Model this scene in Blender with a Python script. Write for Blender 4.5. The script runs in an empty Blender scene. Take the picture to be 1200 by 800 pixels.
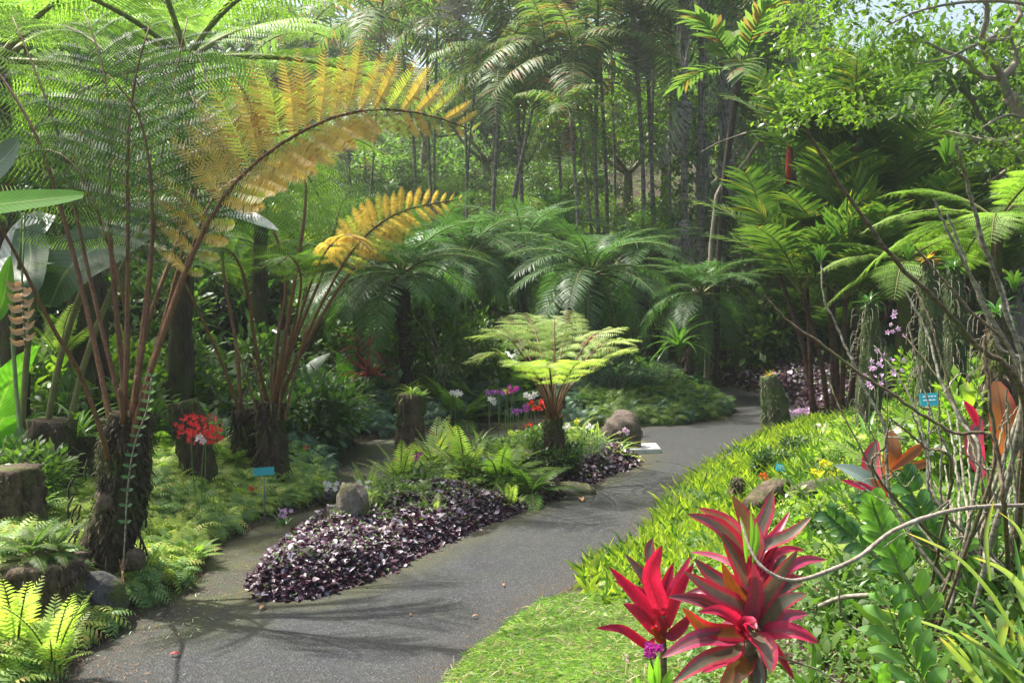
import bpy, math, random
import numpy as np
from mathutils import Vector, Matrix

random.seed(11)
R = np.random.default_rng(11)
pi = math.pi
sc = bpy.context.scene
COL = sc.collection

# ------------------------------------------------------------------ camera, sky, sun, exposure
F = 1200 * 35.0 / 36.0
CAMZ = 1.75
PITCH = math.atan(70 / F)
cam = bpy.data.objects.new('camera', bpy.data.cameras.new('camera'))
COL.objects.link(cam)
cam.location = (0, 0, CAMZ)
cam.rotation_euler = (pi / 2 - PITCH, 0, 0)
cam.data.lens = 35.0
cam.data.sensor_width = 36.0
cam.data.clip_end = 500
cam.data.clip_start = 0.05
sc.camera = cam

SUN_EL, SUN_AZ = math.radians(61), math.radians(-60)      # azimuth from +Y, negative = left
world = bpy.data.worlds.new('World')
sc.world = world
world.use_nodes = True
wn = world.node_tree.nodes
sky = wn.new('ShaderNodeTexSky')
sky.sky_type = 'NISHITA'
sky.sun_disc = False
sky.sun_elevation = SUN_EL
sky.sun_rotation = SUN_AZ
sky.air_density = 1.0
sky.dust_density = 6.0
sky.ozone_density = 1.0
world.node_tree.links.new(sky.outputs[0], wn['Background'].inputs[0])
wn['Background'].inputs[1].default_value = 0.15
sun = bpy.data.objects.new('sun', bpy.data.lights.new('sun', 'SUN'))
COL.objects.link(sun)
sun.data.energy = 5.0
sun.data.angle = math.radians(0.6)
sun.data.color = (1.0, 0.965, 0.91)
sdir = Vector((math.sin(SUN_AZ) * math.cos(SUN_EL), math.cos(SUN_AZ) * math.cos(SUN_EL), math.sin(SUN_EL)))
sun.rotation_euler = sdir.to_track_quat('Z', 'Y').to_euler()
sc.view_settings.view_transform = 'Standard'
sc.view_settings.look = 'None'
sc.view_settings.gamma = 1.0
sc.view_settings.exposure = 1.12
sc.render.engine = 'CYCLES'
cy = sc.cycles
cy.max_bounces = 7
cy.diffuse_bounces = 4
cy.glossy_bounces = 2
cy.transmission_bounces = 4
cy.volume_bounces = 1
cy.transparent_max_bounces = 6
cy.caustics_reflective = False
cy.caustics_refractive = False
cy.sample_clamp_indirect = 4.0

# ------------------------------------------------------------------ pixels to places
cp, sp = math.cos(PITCH), math.sin(PITCH)

def ray(px, py):
    a, b = (px - 600) / F, (400 - py) / F
    return np.array([a, cp + b * sp, -sp + b * cp])

def W(px, py, Y):
    d = ray(px, py)
    return d * (Y / d[1]) + np.array([0, 0, CAMZ])

def G(px, py, z=0.0):
    d = ray(px, py)
    t = (z - CAMZ) / d[2]
    return np.array([d[0] * t, d[1] * t, z])

def pix(p):
    y, z = p[1], p[2] - CAMZ
    dep = y * cp - z * sp
    return 600 + F * p[0] / dep, 400 - F * (y * sp + z * cp) / dep

# ------------------------------------------------------------------ mesh helpers
def nrm(v):
    v = np.asarray(v, float)
    return v / np.maximum(np.linalg.norm(v, axis=-1, keepdims=True), 1e-9)

def spline(P, n):
    P = np.asarray(P, float)
    if len(P) == 2:
        t = np.linspace(0, 1, n)[:, None]
        return P[0] * (1 - t) + P[1] * t
    Q = np.vstack([2 * P[0] - P[1], P, 2 * P[-1] - P[-2]])
    s = np.linspace(0, len(P) - 1 - 1e-9, n)
    i = np.floor(s).astype(int)
    t = (s - i)[:, None]
    a, b, c, d = Q[i], Q[i + 1], Q[i + 2], Q[i + 3]
    return 0.5 * (2 * b + (c - a) * t + (2 * a - 5 * b + 4 * c - d) * t ** 2 + (3 * b - a - 3 * c + d) * t ** 3)

def tang(P):
    T = np.gradient(P, axis=0)
    return nrm(T)

class B:
    def __init__(s):
        s.V, s.Q, s.U, s.M, s.n = [], [], [], [], 0
    def add(s, V, Q, U=None, mi=0):
        V = np.asarray(V, float).reshape(-1, 3)
        Q = np.asarray(Q, int).reshape(-1, 4)
        s.V.append(V)
        s.Q.append(Q + s.n)
        s.U.append(np.zeros((len(V), 2)) if U is None else np.asarray(U, float))
        s.M.append(np.full(len(Q), mi))
        s.n += len(V)
        return s
    def ribbon(s, P, w, up=(0, 0, 1), fold=0.25, cross=3, mi=0, side=None, wave=0):
        P = np.asarray(P, float)
        n = len(P)
        T = tang(P)
        S = nrm(np.cross(T, np.asarray(up, float))) if side is None else nrm(np.broadcast_to(side, (n, 3)) - (np.sum(T * side, 1)[:, None]) * T)
        N = nrm(np.cross(S, T))
        w = np.asarray(w, float)[:, None]
        v = np.linspace(0, 1, n)
        cols = np.linspace(-1, 1, cross)
        VV = []
        UU = []
        for j, c in enumerate(cols):
            wv = (wave * w * np.sin(v * 17 + c * 2.0)[:, None]) if wave else 0
            VV.append(P + S * w * c + N * (w * fold * abs(c) + wv * abs(c)))
            UU.append(np.stack([np.full(n, (c + 1) / 2), v], 1))
        V = np.stack(VV, 1).reshape(-1, 3)
        U = np.stack(UU, 1).reshape(-1, 2)
        i = np.arange(n - 1)[:, None] * cross + np.arange(cross - 1)[None]
        i = i.ravel()
        return s.add(V, np.stack([i, i + 1, i + cross + 1, i + cross], 1), U, mi)
    def tube(s, P, r, k=6, mi=0, cap=True, rough=0.0, ridges=0.0, rk=5):
        P = np.asarray(P, float)
        n = len(P)
        r = np.broadcast_to(np.asarray(r, float), (n,))
        T = tang(P)
        ref = np.array([1.0, 0, 0]) if abs(T[0][0]) < 0.8 else np.array([0, 1.0, 0])
        A = nrm(np.cross(T, ref))
        Bv = nrm(np.cross(T, A))
        th = np.linspace(0, 2 * pi, k, endpoint=False)
        rr = r[:, None] * (1 + ridges * np.sin(th * rk + 1.3)[None] + (R.normal(0, rough, (n, k)) if rough else 0))
        V = P[:, None] + rr[..., None] * (np.cos(th)[None, :, None] * A[:, None] + np.sin(th)[None, :, None] * Bv[:, None])
        U = np.stack(np.broadcast_arrays((np.arange(k) / k)[None], (np.linspace(0, 1, n))[:, None]), -1).reshape(-1, 2)
        V = V.reshape(-1, 3)
        i, j = np.meshgrid(np.arange(n - 1), np.arange(k), indexing='ij')
        i, j = i.ravel(), j.ravel()
        j2 = (j + 1) % k
        Q = np.stack([i * k + j, i * k + j2, (i + 1) * k + j2, (i + 1) * k + j], 1)
        if cap:
            V = np.vstack([V, P[:1], P[-1:]])
            U = np.vstack([U, [[0, 0], [0, 1]]])
            c0, c1 = n * k, n * k + 1
            ex = []
            for a in range(0, k, 2):
                ex.append([c0, (a + 2) % k, (a + 1) % k, a])
                o = (n - 1) * k
                ex.append([c1, o + a, o + (a + 1) % k, o + (a + 2) % k])
            if k % 2 == 0:
                Q = np.vstack([Q, ex])
        return s.add(V, Q, U, mi)
    def scatter(s, tpl, pos, dirs, ups, scale, mi=0):
        V, Q, U = tpl
        pos = np.asarray(pos, float)
        N = len(pos)
        D = nrm(dirs)
        Up = np.broadcast_to(np.asarray(ups, float), (N, 3))
        Y = nrm(np.cross(Up, D) + 1e-6)
        Z = np.cross(D, Y)
        M = np.stack([D, Y, Z], 1)
        sca = np.asarray(scale, float)
        sca = np.full(N, sca) if sca.ndim == 0 else sca
        VV = np.einsum('kj,njc->nkc', V, M) * sca[:, None, None] + pos[:, None]
        k = len(V)
        QQ = Q[None] + (np.arange(N) * k)[:, None, None]
        UU = np.broadcast_to(U[None], (N, k, 2))
        return s.add(VV.reshape(-1, 3), QQ.reshape(-1, 4), UU.reshape(-1, 2), mi)
    def tpl(s):
        return np.vstack(s.V), np.vstack(s.Q), np.vstack(s.U)
    def mesh(s, name, mats, origin=(0, 0, 0), smooth=True):
        V = np.vstack(s.V) - np.asarray(origin, float)
        Q = np.vstack(s.Q)
        U = np.vstack(s.U)
        me = bpy.data.meshes.new(name)
        me.vertices.add(len(V))
        me.vertices.foreach_set('co', V.astype(np.float32).ravel())
        me.loops.add(Q.size)
        me.loops.foreach_set('vertex_index', Q.astype(np.int32).ravel())
        me.polygons.add(len(Q))
        me.polygons.foreach_set('loop_start', np.arange(0, Q.size, 4, dtype=np.int32))
        me.polygons.foreach_set('loop_total', np.full(len(Q), 4, dtype=np.int32))
        me.polygons.foreach_set('material_index', np.concatenate(s.M).astype(np.int32))
        me.polygons.foreach_set('use_smooth', np.full(len(Q), smooth))
        uv = me.uv_layers.new(name='UVMap')
        uv.data.foreach_set('uv', U[Q.ravel()].astype(np.float32).ravel())
        for m in (mats if isinstance(mats, (list, tuple)) else [mats]):
            me.materials.append(m)
        me.update(calc_edges=True)
        me.validate()
        return me
    def obj(s, name, mats, parent=None, origin=(0, 0, 0), smooth=True):
        o = bpy.data.objects.new(name, s.mesh(name, mats, origin, smooth))
        COL.objects.link(o)
        if parent is not None:
            o.parent = parent
        else:
            o.location = Vector([float(c) for c in origin])
        return o

def tag(o, label, cat, group=None):
    o['label'] = label
    o['category'] = cat
    if group:
        o['group'] = group
    return o

def thing(name, loc, label, cat, group=None):
    o = bpy.data.objects.new(name, None)
    o.empty_display_size = 0.1
    COL.objects.link(o)
    o.location = Vector([float(c) for c in loc])
    return tag(o, label, cat, group)

def kind(o, k, label=None):
    o['kind'] = k
    if label:
        o['label'] = label
    return o

def part(name, me, parent, mat4=None):
    o = bpy.data.objects.new(name, me)
    COL.objects.link(o)
    o.parent = parent
    if mat4 is not None:
        o.matrix_basis = mat4
    return o

def basis(pos, d, up, s=1.0):
    d = nrm(d)
    y = nrm(np.cross(up, d) + 1e-7)
    z = np.cross(d, y)
    s3 = (s, s, s) if np.isscalar(s) else s
    return Matrix(((d[0] * s3[0], y[0] * s3[1], z[0] * s3[2], pos[0]), (d[1] * s3[0], y[1] * s3[1], z[1] * s3[2], pos[1]),
                   (d[2] * s3[0], y[2] * s3[1], z[2] * s3[2], pos[2]), (0, 0, 0, 1)))

ORD = ('first second third fourth fifth sixth seventh eighth ninth tenth eleventh twelfth thirteenth fourteenth fifteenth '
       'sixteenth seventeenth eighteenth nineteenth twentieth').split()
for _t in ('twenty', 'thirty', 'forty', 'fifty'):
    if _t != 'twenty':
        ORD.append({'thirty': 'thirtieth', 'forty': 'fortieth', 'fifty': 'fiftieth'}[_t])
    ORD += [_t + '-' + w for w in ORD[:9]]

def order(objs, fmt):
    """labels for look-alikes: their order from left to right in the photograph"""
    for i, o in enumerate(sorted(objs, key=lambda o: pix(np.array(o.location))[0])):
        o['label'] = fmt.format(ORD[i])

# ------------------------------------------------------------------ materials
def newmat(name):
    m = bpy.data.materials.new(name)
    m.use_nodes = True
    nt = m.node_tree
    nt.nodes.clear()
    out = nt.nodes.new('ShaderNodeOutputMaterial')
    return m, nt, out

def N(nt, t, **kw):
    n = nt.nodes.new(t)
    for k, v in kw.items():
        if k.startswith('i_'):
            n.inputs[k[2:].replace('_', ' ')].default_value = v
        else:
            setattr(n, k, v)
    return n

def mixc(nt, f, a, b, mode='MIX'):
    n = nt.nodes.new('ShaderNodeMix')
    n.data_type = 'RGBA'
    n.blend_type = mode
    for s, v in ((n.inputs[0], f), (n.inputs[6], a), (n.inputs[7], b)):
        if hasattr(v, 'is_linked'):
            nt.links.new(v, s)
        elif isinstance(v, (int, float)):
            s.default_value = v
        else:
            s.default_value = (*v, 1)
    return n.outputs[2]

def ramp(nt, f, a, b):
    n = nt.nodes.new('ShaderNodeMapRange')
    n.inputs[1].default_value = a
    n.inputs[2].default_value = b
    nt.links.new(f, n.inputs[0])
    return n.outputs[0]

def math_(nt, op, a, b=None):
    n = nt.nodes.new('ShaderNodeMath')
    n.operation = op
    for s, v in zip(n.inputs, (a, b)):
        if v is None:
            continue
        if hasattr(v, 'is_linked'):
            nt.links.new(v, s)
        else:
            s.default_value = v
    return n.outputs[0]

def leafmat(name, c1, c2, trans=0.4, rough=0.42, edge=None, ew=0.25, rib=None, odd=None, oddf=0.06, spec=0.5, tcol=None, veins=0, tipc=None, lines=0):
    m, nt, out = newmat(name)
    geo = N(nt, 'ShaderNodeNewGeometry')
    oi = N(nt, 'ShaderNodeObjectInfo')
    rnd = math_(nt, 'FRACT', math_(nt, 'ADD', geo.outputs['Random Per Island'], oi.outputs['Random']))
    c = mixc(nt, rnd, c1, c2)
    tc = N(nt, 'ShaderNodeTexCoord')
    nz = N(nt, 'ShaderNodeTexNoise')
    nz.inputs['Scale'].default_value = 9.0
    nz.inputs['Detail'].default_value = 3
    nt.links.new(tc.outputs['Object'], nz.inputs['Vector'])
    br = math_(nt, 'ADD', math_(nt, 'MULTIPLY', nz.outputs['Fac'], 0.6), 0.70)
    c = mixc(nt, 1.0, c, br, 'MULTIPLY')
    br2 = math_(nt, 'ADD', math_(nt, 'MULTIPLY', oi.outputs['Random'], 0.4), 0.8)
    c = mixc(nt, 1.0, c, br2, 'MULTIPLY')
    if odd is not None:
        r2 = math_(nt, 'FRACT', math_(nt, 'MULTIPLY', rnd, 7.31))
        c = mixc(nt, math_(nt, 'LESS_THAN', r2, oddf), c, odd)
    if edge is not None or rib is not None or veins or tipc is not None or lines:
        uvn = N(nt, 'ShaderNodeSeparateXYZ')
        nt.links.new(tc.outputs['UV'], uvn.inputs[0])
        d = math_(nt, 'ABSOLUTE', math_(nt, 'SUBTRACT', uvn.outputs[0], 0.5))
        if edge is not None:
            nz2 = N(nt, 'ShaderNodeTexNoise')
            nz2.inputs['Scale'].default_value = 1.0
            nz2.inputs['Detail'].default_value = 4.0
            nz2.inputs['Roughness'].default_value = 0.65
            mp = N(nt, 'ShaderNodeMapping')
            mp.inputs['Scale'].default_value = (16, 1.6, 1)
            nt.links.new(tc.outputs['UV'], mp.inputs[0])
            cb = N(nt, 'ShaderNodeCombineXYZ')
            nt.links.new(math_(nt, 'MULTIPLY', rnd, 37.0), cb.inputs[0])
            nt.links.new(math_(nt, 'MULTIPLY', rnd, 91.0), cb.inputs[1])
            nt.links.new(cb.outputs[0], mp.inputs['Location'])
            nt.links.new(mp.outputs[0], nz2.inputs['Vector'])
            dd = math_(nt, 'ADD', d, math_(nt, 'MULTIPLY', math_(nt, 'SUBTRACT', nz2.outputs['Fac'], 0.5), 0.75))
            dd = math_(nt, 'ADD', dd, math_(nt, 'MULTIPLY', math_(nt, 'SUBTRACT', rnd, 0.5), 0.30))
            c = mixc(nt, ramp(nt, dd, 0.5 - ew - 0.10, 0.5 - ew + 0.10), c, edge)
        if veins:
            w = math_(nt, 'SINE', math_(nt, 'ADD', math_(nt, 'MULTIPLY', uvn.outputs[1], veins), math_(nt, 'MULTIPLY', d, -40.0)))
            c = mixc(nt, 1.0, c, math_(nt, 'ADD', math_(nt, 'MULTIPLY', w, 0.12), 0.9), 'MULTIPLY')
        if lines:
            l1 = math_(nt, 'SINE', math_(nt, 'ADD', math_(nt, 'MULTIPLY', d, lines), math_(nt, 'MULTIPLY', uvn.outputs[1], 6.0)))
            n5 = N(nt, 'ShaderNodeTexNoise')
            n5.inputs['Scale'].default_value = 55.0
            n5.inputs['Detail'].default_value = 4.0
            nt.links.new(tc.outputs['Object'], n5.inputs['Vector'])
            c = mixc(nt, 1.0, c, math_(nt, 'ADD', math_(nt, 'MULTIPLY', l1, 0.09), math_(nt, 'ADD', 0.62, math_(nt, 'MULTIPLY', n5.outputs['Fac'], 0.7))), 'MULTIPLY')
            sp5 = ramp(nt, n5.outputs['Fac'], 0.70, 0.74)
            c = mixc(nt, math_(nt, 'MULTIPLY', sp5, 0.7), c, (0.10, 0.06, 0.03))
            c = mixc(nt, ramp(nt, math_(nt, 'ADD', uvn.outputs[1], math_(nt, 'MULTIPLY', n5.outputs['Fac'], 0.06)), 0.985, 1.01), c, (0.16, 0.09, 0.04))
        if rib is not None:
            c = mixc(nt, ramp(nt, d, 0.035, 0.015), c, rib)
        if tipc is not None:
            c = mixc(nt, ramp(nt, uvn.outputs[1], 0.7, 1.0), c, tipc)
    p = N(nt, 'ShaderNodeBsdfPrincipled')
    nt.links.new(c, p.inputs['Base Color'])
    p.inputs['Roughness'].default_value = rough
    p.inputs['Specular IOR Level'].default_value = spec
    if trans > 0:
        t = N(nt, 'ShaderNodeBsdfTranslucent')
        ct = mixc(nt, 1.0, c, tcol or (1.4, 1.6, 0.65), 'MULTIPLY')
        nt.links.new(ct, t.inputs[0])
        mx = N(nt, 'ShaderNodeMixShader')
        mx.inputs[0].default_value = trans
        nt.links.new(p.outputs[0], mx.inputs[1])
        nt.links.new(t.outputs[0], mx.inputs[2])
        nt.links.new(mx.outputs[0], out.inputs[0])
    else:
        nt.links.new(p.outputs[0], out.inputs[0])
    return m

def barkmat(name, c1, c2, moss=None, mossf=0.5, scale=8, zs=0.25, bump=0.6, rough=0.9, ring=0):
    m, nt, out = newmat(name)
    tc = N(nt, 'ShaderNodeTexCoord')
    mp = N(nt, 'ShaderNodeMapping')
    mp.inputs['Scale'].default_value = (scale, scale, scale * zs)
    nt.links.new(tc.outputs['Object'], mp.inputs[0])
    nz = N(nt, 'ShaderNodeTexNoise')
    nz.inputs['Scale'].default_value = 3.0
    nz.inputs['Detail'].default_value = 6
    nz.inputs['Roughness'].default_value = 0.7
    nt.links.new(mp.outputs[0], nz.inputs['Vector'])
    c = mixc(nt, ramp(nt, nz.outputs['Fac'], 0.35, 0.65), c1, c2)
    h = nz.outputs['Fac']
    if ring:
        sx = N(nt, 'ShaderNodeSeparateXYZ')
        nt.links.new(tc.outputs['Object'], sx.inputs[0])
        s = math_(nt, 'SINE', math_(nt, 'MULTIPLY', sx.outputs[2], ring))
        s = math_(nt, 'POWER', math_(nt, 'ABSOLUTE', s), 12)
        c = mixc(nt, math_(nt, 'MULTIPLY', s, 0.55), c, [x * 0.3 for x in c1])
    if moss is not None:
        n2 = N(nt, 'ShaderNodeTexNoise')
        n2.inputs['Scale'].default_value = 4.5
        n2.inputs['Detail'].default_value = 5
        nt.links.new(tc.outputs['Object'], n2.inputs['Vector'])
        c = mixc(nt, ramp(nt, n2.outputs['Fac'], 1 - mossf - 0.07, 1 - mossf + 0.07), c, moss)
    n3 = N(nt, 'ShaderNodeTexNoise')
    n3.inputs['Scale'].default_value = 60
    nt.links.new(tc.outputs['Object'], n3.inputs['Vector'])
    c = mixc(nt, 1.0, c, math_(nt, 'ADD', math_(nt, 'MULTIPLY', n3.outputs['Fac'], 1.0), 0.5), 'MULTIPLY')
    p = N(nt, 'ShaderNodeBsdfPrincipled')
    nt.links.new(c, p.inputs['Base Color'])
    p.inputs['Roughness'].default_value = rough
    p.inputs['Specular IOR Level'].default_value = 0.25
    b = N(nt, 'ShaderNodeBump')
    b.inputs['Strength'].default_value = bump
    b.inputs['Distance'].default_value = 0.02
    nt.links.new(math_(nt, 'ADD', h, math_(nt, 'MULTIPLY', n3.outputs['Fac'], 0.4)), b.inputs['Height'])
    nt.links.new(b.outputs[0], p.inputs['Normal'])
    nt.links.new(p.outputs[0], out.inputs[0])
    return m

def plain(name, c, rough=0.5, spec=0.5, var=0.25):
    m, nt, out = newmat(name)
    tc = N(nt, 'ShaderNodeTexCoord')
    nz = N(nt, 'ShaderNodeTexNoise')
    nz.inputs['Scale'].default_value = 14
    nz.inputs['Detail'].default_value = 5
    nt.links.new(tc.outputs['Object'], nz.inputs['Vector'])
    cc = mixc(nt, ramp(nt, nz.outputs['Fac'], 0.3, 0.7), [x * (1 - var) for x in c], [min(1, x * (1 + var)) for x in c])
    p = N(nt, 'ShaderNodeBsdfPrincipled')
    nt.links.new(cc, p.inputs['Base Color'])
    p.inputs['Roughness'].default_value = rough
    p.inputs['Specular IOR Level'].default_value = spec
    nt.links.new(p.outputs[0], out.inputs[0])
    return m

M = {}
M['fern_dark'] = leafmat('fern_dark', (0.030, 0.068, 0.018), (0.055, 0.11, 0.025), 0.4, 0.5, odd=(0.14, 0.11, 0.02), oddf=0.04, spec=0.3)
M['fern_gold'] = leafmat('fern_gold', (0.46, 0.37, 0.11), (0.53, 0.37, 0.10), 0.52, 0.5, odd=(0.36, 0.20, 0.06), oddf=0.10, spec=0.3, tcol=(1.35, 1.3, 0.7))
M['fern_gold_green'] = leafmat('fern_yellow_green', (0.30, 0.34, 0.09), (0.42, 0.38, 0.11), 0.55, 0.5, odd=(0.30, 0.17, 0.06), oddf=0.15, spec=0.3)
M['fern_light'] = leafmat('fern_light', (0.16, 0.28, 0.05), (0.24, 0.36, 0.07), 0.5, 0.5, spec=0.3)
M['fern_mid'] = leafmat('fern_mid', (0.07, 0.15, 0.03), (0.12, 0.20, 0.04), 0.5, 0.5, spec=0.3)
M['fern_lime'] = leafmat('fern_lime', (0.32, 0.45, 0.11), (0.44, 0.53, 0.16), 0.5, 0.45, odd=(0.45, 0.38, 0.08), oddf=0.05)
M['petiole'] = barkmat('petiole_brown', (0.085, 0.045, 0.022), (0.20, 0.10, 0.042), None, scale=25, zs=0.1, bump=0.3, rough=0.6)
M['petiole_green'] = barkmat('petiole_green', (0.10, 0.11, 0.03), (0.16, 0.16, 0.05), None, scale=25, zs=0.1, bump=0.2, rough=0.6)
M['trunk_dark'] = barkmat('fern_trunk_bark', (0.022, 0.016, 0.011), (0.085, 0.062, 0.038), (0.05, 0.065, 0.015), 0.46, scale=5, bump=1.0)
M['stump'] = barkmat('stump_bark', (0.04, 0.028, 0.02), (0.15, 0.11, 0.07), (0.07, 0.09, 0.02), 0.45, scale=6, bump=1.0)
M['moss_post'] = barkmat('mossy_post', (0.045, 0.04, 0.026), (0.12, 0.11, 0.07), (0.06, 0.085, 0.03), 0.55, scale=6, zs=0.7, bump=1.0)
M['palm_trunk'] = barkmat('palm_trunk', (0.13, 0.11, 0.09), (0.28, 0.25, 0.20), (0.07, 0.10, 0.05), 0.4, scale=6, zs=0.6, ring=24, bump=0.4)
M['palm_trunk_dark'] = barkmat('palm_trunk_dark', (0.03, 0.022, 0.018), (0.085, 0.065, 0.05), (0.05, 0.06, 0.03), 0.35, scale=8, zs=1.5, bump=1.0)
M['seal_stem'] = barkmat('sealing_palm_stem', (0.05, 0.02, 0.015), (0.10, 0.045, 0.03), (0.05, 0.07, 0.03), 0.4, scale=6, zs=0.6, ring=30, bump=0.3, rough=0.6)
M['red_shaft'] = barkmat('red_crown_shaft', (0.30, 0.03, 0.02), (0.42, 0.07, 0.03), None, scale=6, bump=0.2, rough=0.5)
M['grey_branch'] = barkmat('grey_branch', (0.20, 0.16, 0.12), (0.36, 0.31, 0.25), (0.12, 0.14, 0.07), 0.35, scale=8, bump=0.5)
M['cane'] = barkmat('orchid_cane', (0.13, 0.12, 0.08), (0.32, 0.30, 0.22), (0.14, 0.13, 0.05), 0.35, scale=16, zs=0.5, bump=0.3, rough=0.65, ring=90)
M['cane_brown'] = barkmat('orchid_cane_brown', (0.09, 0.065, 0.04), (0.18, 0.14, 0.08), (0.10, 0.11, 0.04), 0.4, scale=16, zs=0.5, bump=0.3, rough=0.65, ring=110)
M['palm_blue'] = leafmat('date_palm_leaf', (0.045, 0.115, 0.036), (0.085, 0.17, 0.05), 0.33, 0.45, spec=0.4)
M['palm_leaf'] = leafmat('palm_leaf', (0.085, 0.155, 0.045), (0.15, 0.22, 0.065), 0.45, 0.5, spec=0.35, odd=(0.24, 0.15, 0.06), oddf=0.12)
M['palm_yel'] = leafmat('sealing_palm_leaf', (0.042, 0.105, 0.026), (0.12, 0.19, 0.035), 0.38, 0.45, odd=(0.24, 0.24, 0.04), oddf=0.05, spec=0.4)
M['palm_gold'] = leafmat('golden_palm_leaf', (0.45, 0.36, 0.04), (0.52, 0.34, 0.04), 0.5, 0.4)
M['dead_red'] = leafmat('dead_frond', (0.20, 0.08, 0.04), (0.28, 0.15, 0.07), 0.3, 0.7)
M['dead_grey'] = leafmat('dead_grey_frond', (0.24, 0.21, 0.18), (0.42, 0.39, 0.36), 0.2, 0.8, tcol=(1, 1, 1))
M['tree_leaf'] = leafmat('tree_leaf', (0.06, 0.13, 0.025), (0.13, 0.22, 0.035), 0.45, 0.45)
M['tree_leaf_dark'] = leafmat('tree_leaf_dark', (0.035, 0.08, 0.025), (0.07, 0.13, 0.035), 0.4, 0.45)
M['tree_leaf_bright'] = leafmat('tree_leaf_bright', (0.10, 0.20, 0.02), (0.20, 0.30, 0.035), 0.5, 0.35)
M['forest_leaf'] = leafmat('forest_leaf', (0.085, 0.175, 0.045), (0.18, 0.28, 0.07), 0.45, 0.5, spec=0.3)
M['broad'] = leafmat('banana_leaf', (0.09, 0.25, 0.025), (0.12, 0.30, 0.03), 0.5, 0.6, spec=0.15, rib=(0.22, 0.33, 0.10), veins=150)
M['broad_dark'] = leafmat('banana_leaf_dark', (0.035, 0.085, 0.03), (0.06, 0.12, 0.045), 0.35, 0.35, rib=(0.12, 0.18, 0.08), veins=150)
M['broad_grey'] = leafmat('banana_leaf_grey', (0.13, 0.18, 0.15), (0.17, 0.22, 0.19), 0.2, 0.4, rib=(0.3, 0.34, 0.25), veins=120)
M['glossy'] = leafmat('glossy_leaf', (0.035, 0.10, 0.03), (0.07, 0.18, 0.03), 0.3, 0.25, rib=(0.12, 0.22, 0.07))
M['bright_leaf'] = leafmat('bright_leaf', (0.13, 0.30, 0.03), (0.20, 0.40, 0.05), 0.5, 0.3, rib=(0.3, 0.5, 0.1))
M['cover_lime'] = leafmat('lime_ground_fern', (0.25, 0.38, 0.07), (0.42, 0.48, 0.11), 0.4, 0.55, odd=(0.38, 0.28, 0.10), oddf=0.06, spec=0.3)
M['cover_green'] = leafmat('green_ground_fern', (0.11, 0.22, 0.05), (0.18, 0.29, 0.07), 0.35, 0.55)
M['cover_mid'] = leafmat('fresh_ground_fern', (0.12, 0.21, 0.04), (0.19, 0.28, 0.06), 0.4, 0.55, spec=0.3)
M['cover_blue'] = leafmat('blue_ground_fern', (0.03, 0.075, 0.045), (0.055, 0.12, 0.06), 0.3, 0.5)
M['moss_leaf'] = leafmat('moss_leaf', (0.07, 0.09, 0.03), (0.13, 0.15, 0.06), 0.2, 0.7, spec=0.2)
M['yelgrass'] = leafmat('yellow_strap_cover', (0.21, 0.31, 0.035), (0.40, 0.45, 0.055), 0.45, 0.38, odd=(0.08, 0.17, 0.03), oddf=0.25)
M['lawn'] = leafmat('lawn_blade', (0.15, 0.28, 0.07), (0.32, 0.43, 0.15), 0.45, 0.55, odd=(0.42, 0.32, 0.26), oddf=0.10, spec=0.3)
M['lawn_weed'] = leafmat('lawn_weed', (0.08, 0.20, 0.04), (0.16, 0.28, 0.06), 0.4, 0.5, odd=(0.50, 0.30, 0.34), oddf=0.3)
M['dry_blade'] = leafmat('dry_blade', (0.34, 0.30, 0.14), (0.44, 0.38, 0.2), 0.3, 0.6)
M['purple'] = leafmat('purple_leaf', (0.036, 0.012, 0.024), (0.085, 0.034, 0.058), 0.15, 0.4, odd=(0.36, 0.31, 0.35), oddf=0.20, spec=0.6, tcol=(1.5, 0.8, 1.0))
M['strap'] = leafmat('strap_leaf', (0.16, 0.28, 0.03), (0.28, 0.38, 0.04), 0.45, 0.33, rib=(0.3, 0.4, 0.1), tipc=(0.5, 0.42, 0.04))
M['strap_green'] = leafmat('strap_leaf_green', (0.07, 0.17, 0.03), (0.14, 0.26, 0.04), 0.4, 0.33, rib=(0.16, 0.26, 0.08))
M['varieg'] = leafmat('variegated_leaf', (0.12, 0.22, 0.05), (0.2, 0.3, 0.08), 0.35, 0.4, edge=(0.62, 0.62, 0.34), ew=0.2)
M['cord_g'] = leafmat('cordyline_green', (0.055, 0.085, 0.045), (0.12, 0.13, 0.08), 0.28, 0.3, edge=(0.40, 0.022, 0.06), ew=0.15, rib=(0.22, 0.09, 0.08), veins=0, tcol=(1.8, 0.9, 0.8), lines=110)
M['cord_r'] = leafmat('cordyline_red', (0.24, 0.010, 0.040), (0.40, 0.018, 0.06), 0.45, 0.32, edge=(0.55, 0.03, 0.09), ew=0.16, rib=(0.20, 0.02, 0.035), tcol=(1.5, 0.6, 0.8), lines=110)
M['cord_b'] = leafmat('cordyline_bronze', (0.13, 0.075, 0.02), (0.17, 0.12, 0.025), 0.45, 0.32, edge=(0.42, 0.02, 0.06), ew=0.15, rib=(0.25, 0.05, 0.04), tcol=(1.9, 1.0, 0.5), lines=110)
M['cord_p'] = leafmat('cordyline_pink', (0.13, 0.055, 0.06), (0.22, 0.09, 0.10), 0.25, 0.3, edge=(0.45, 0.045, 0.11), ew=0.26, rib=(0.4, 0.09, 0.12), tcol=(1.6, 0.7, 0.7), lines=110)
M['ti_dark'] = leafmat('dark_red_leaf', (0.20, 0.012, 0.025), (0.30, 0.02, 0.04), 0.4, 0.4, odd=(0.06, 0.05, 0.03), oddf=0.2, tcol=(1.5, 0.6, 0.7))
M['lobed'] = leafmat('lobed_fern_blade', (0.11, 0.24, 0.05), (0.15, 0.30, 0.06), 0.45, 0.4, rib=(0.2, 0.34, 0.1))
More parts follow.
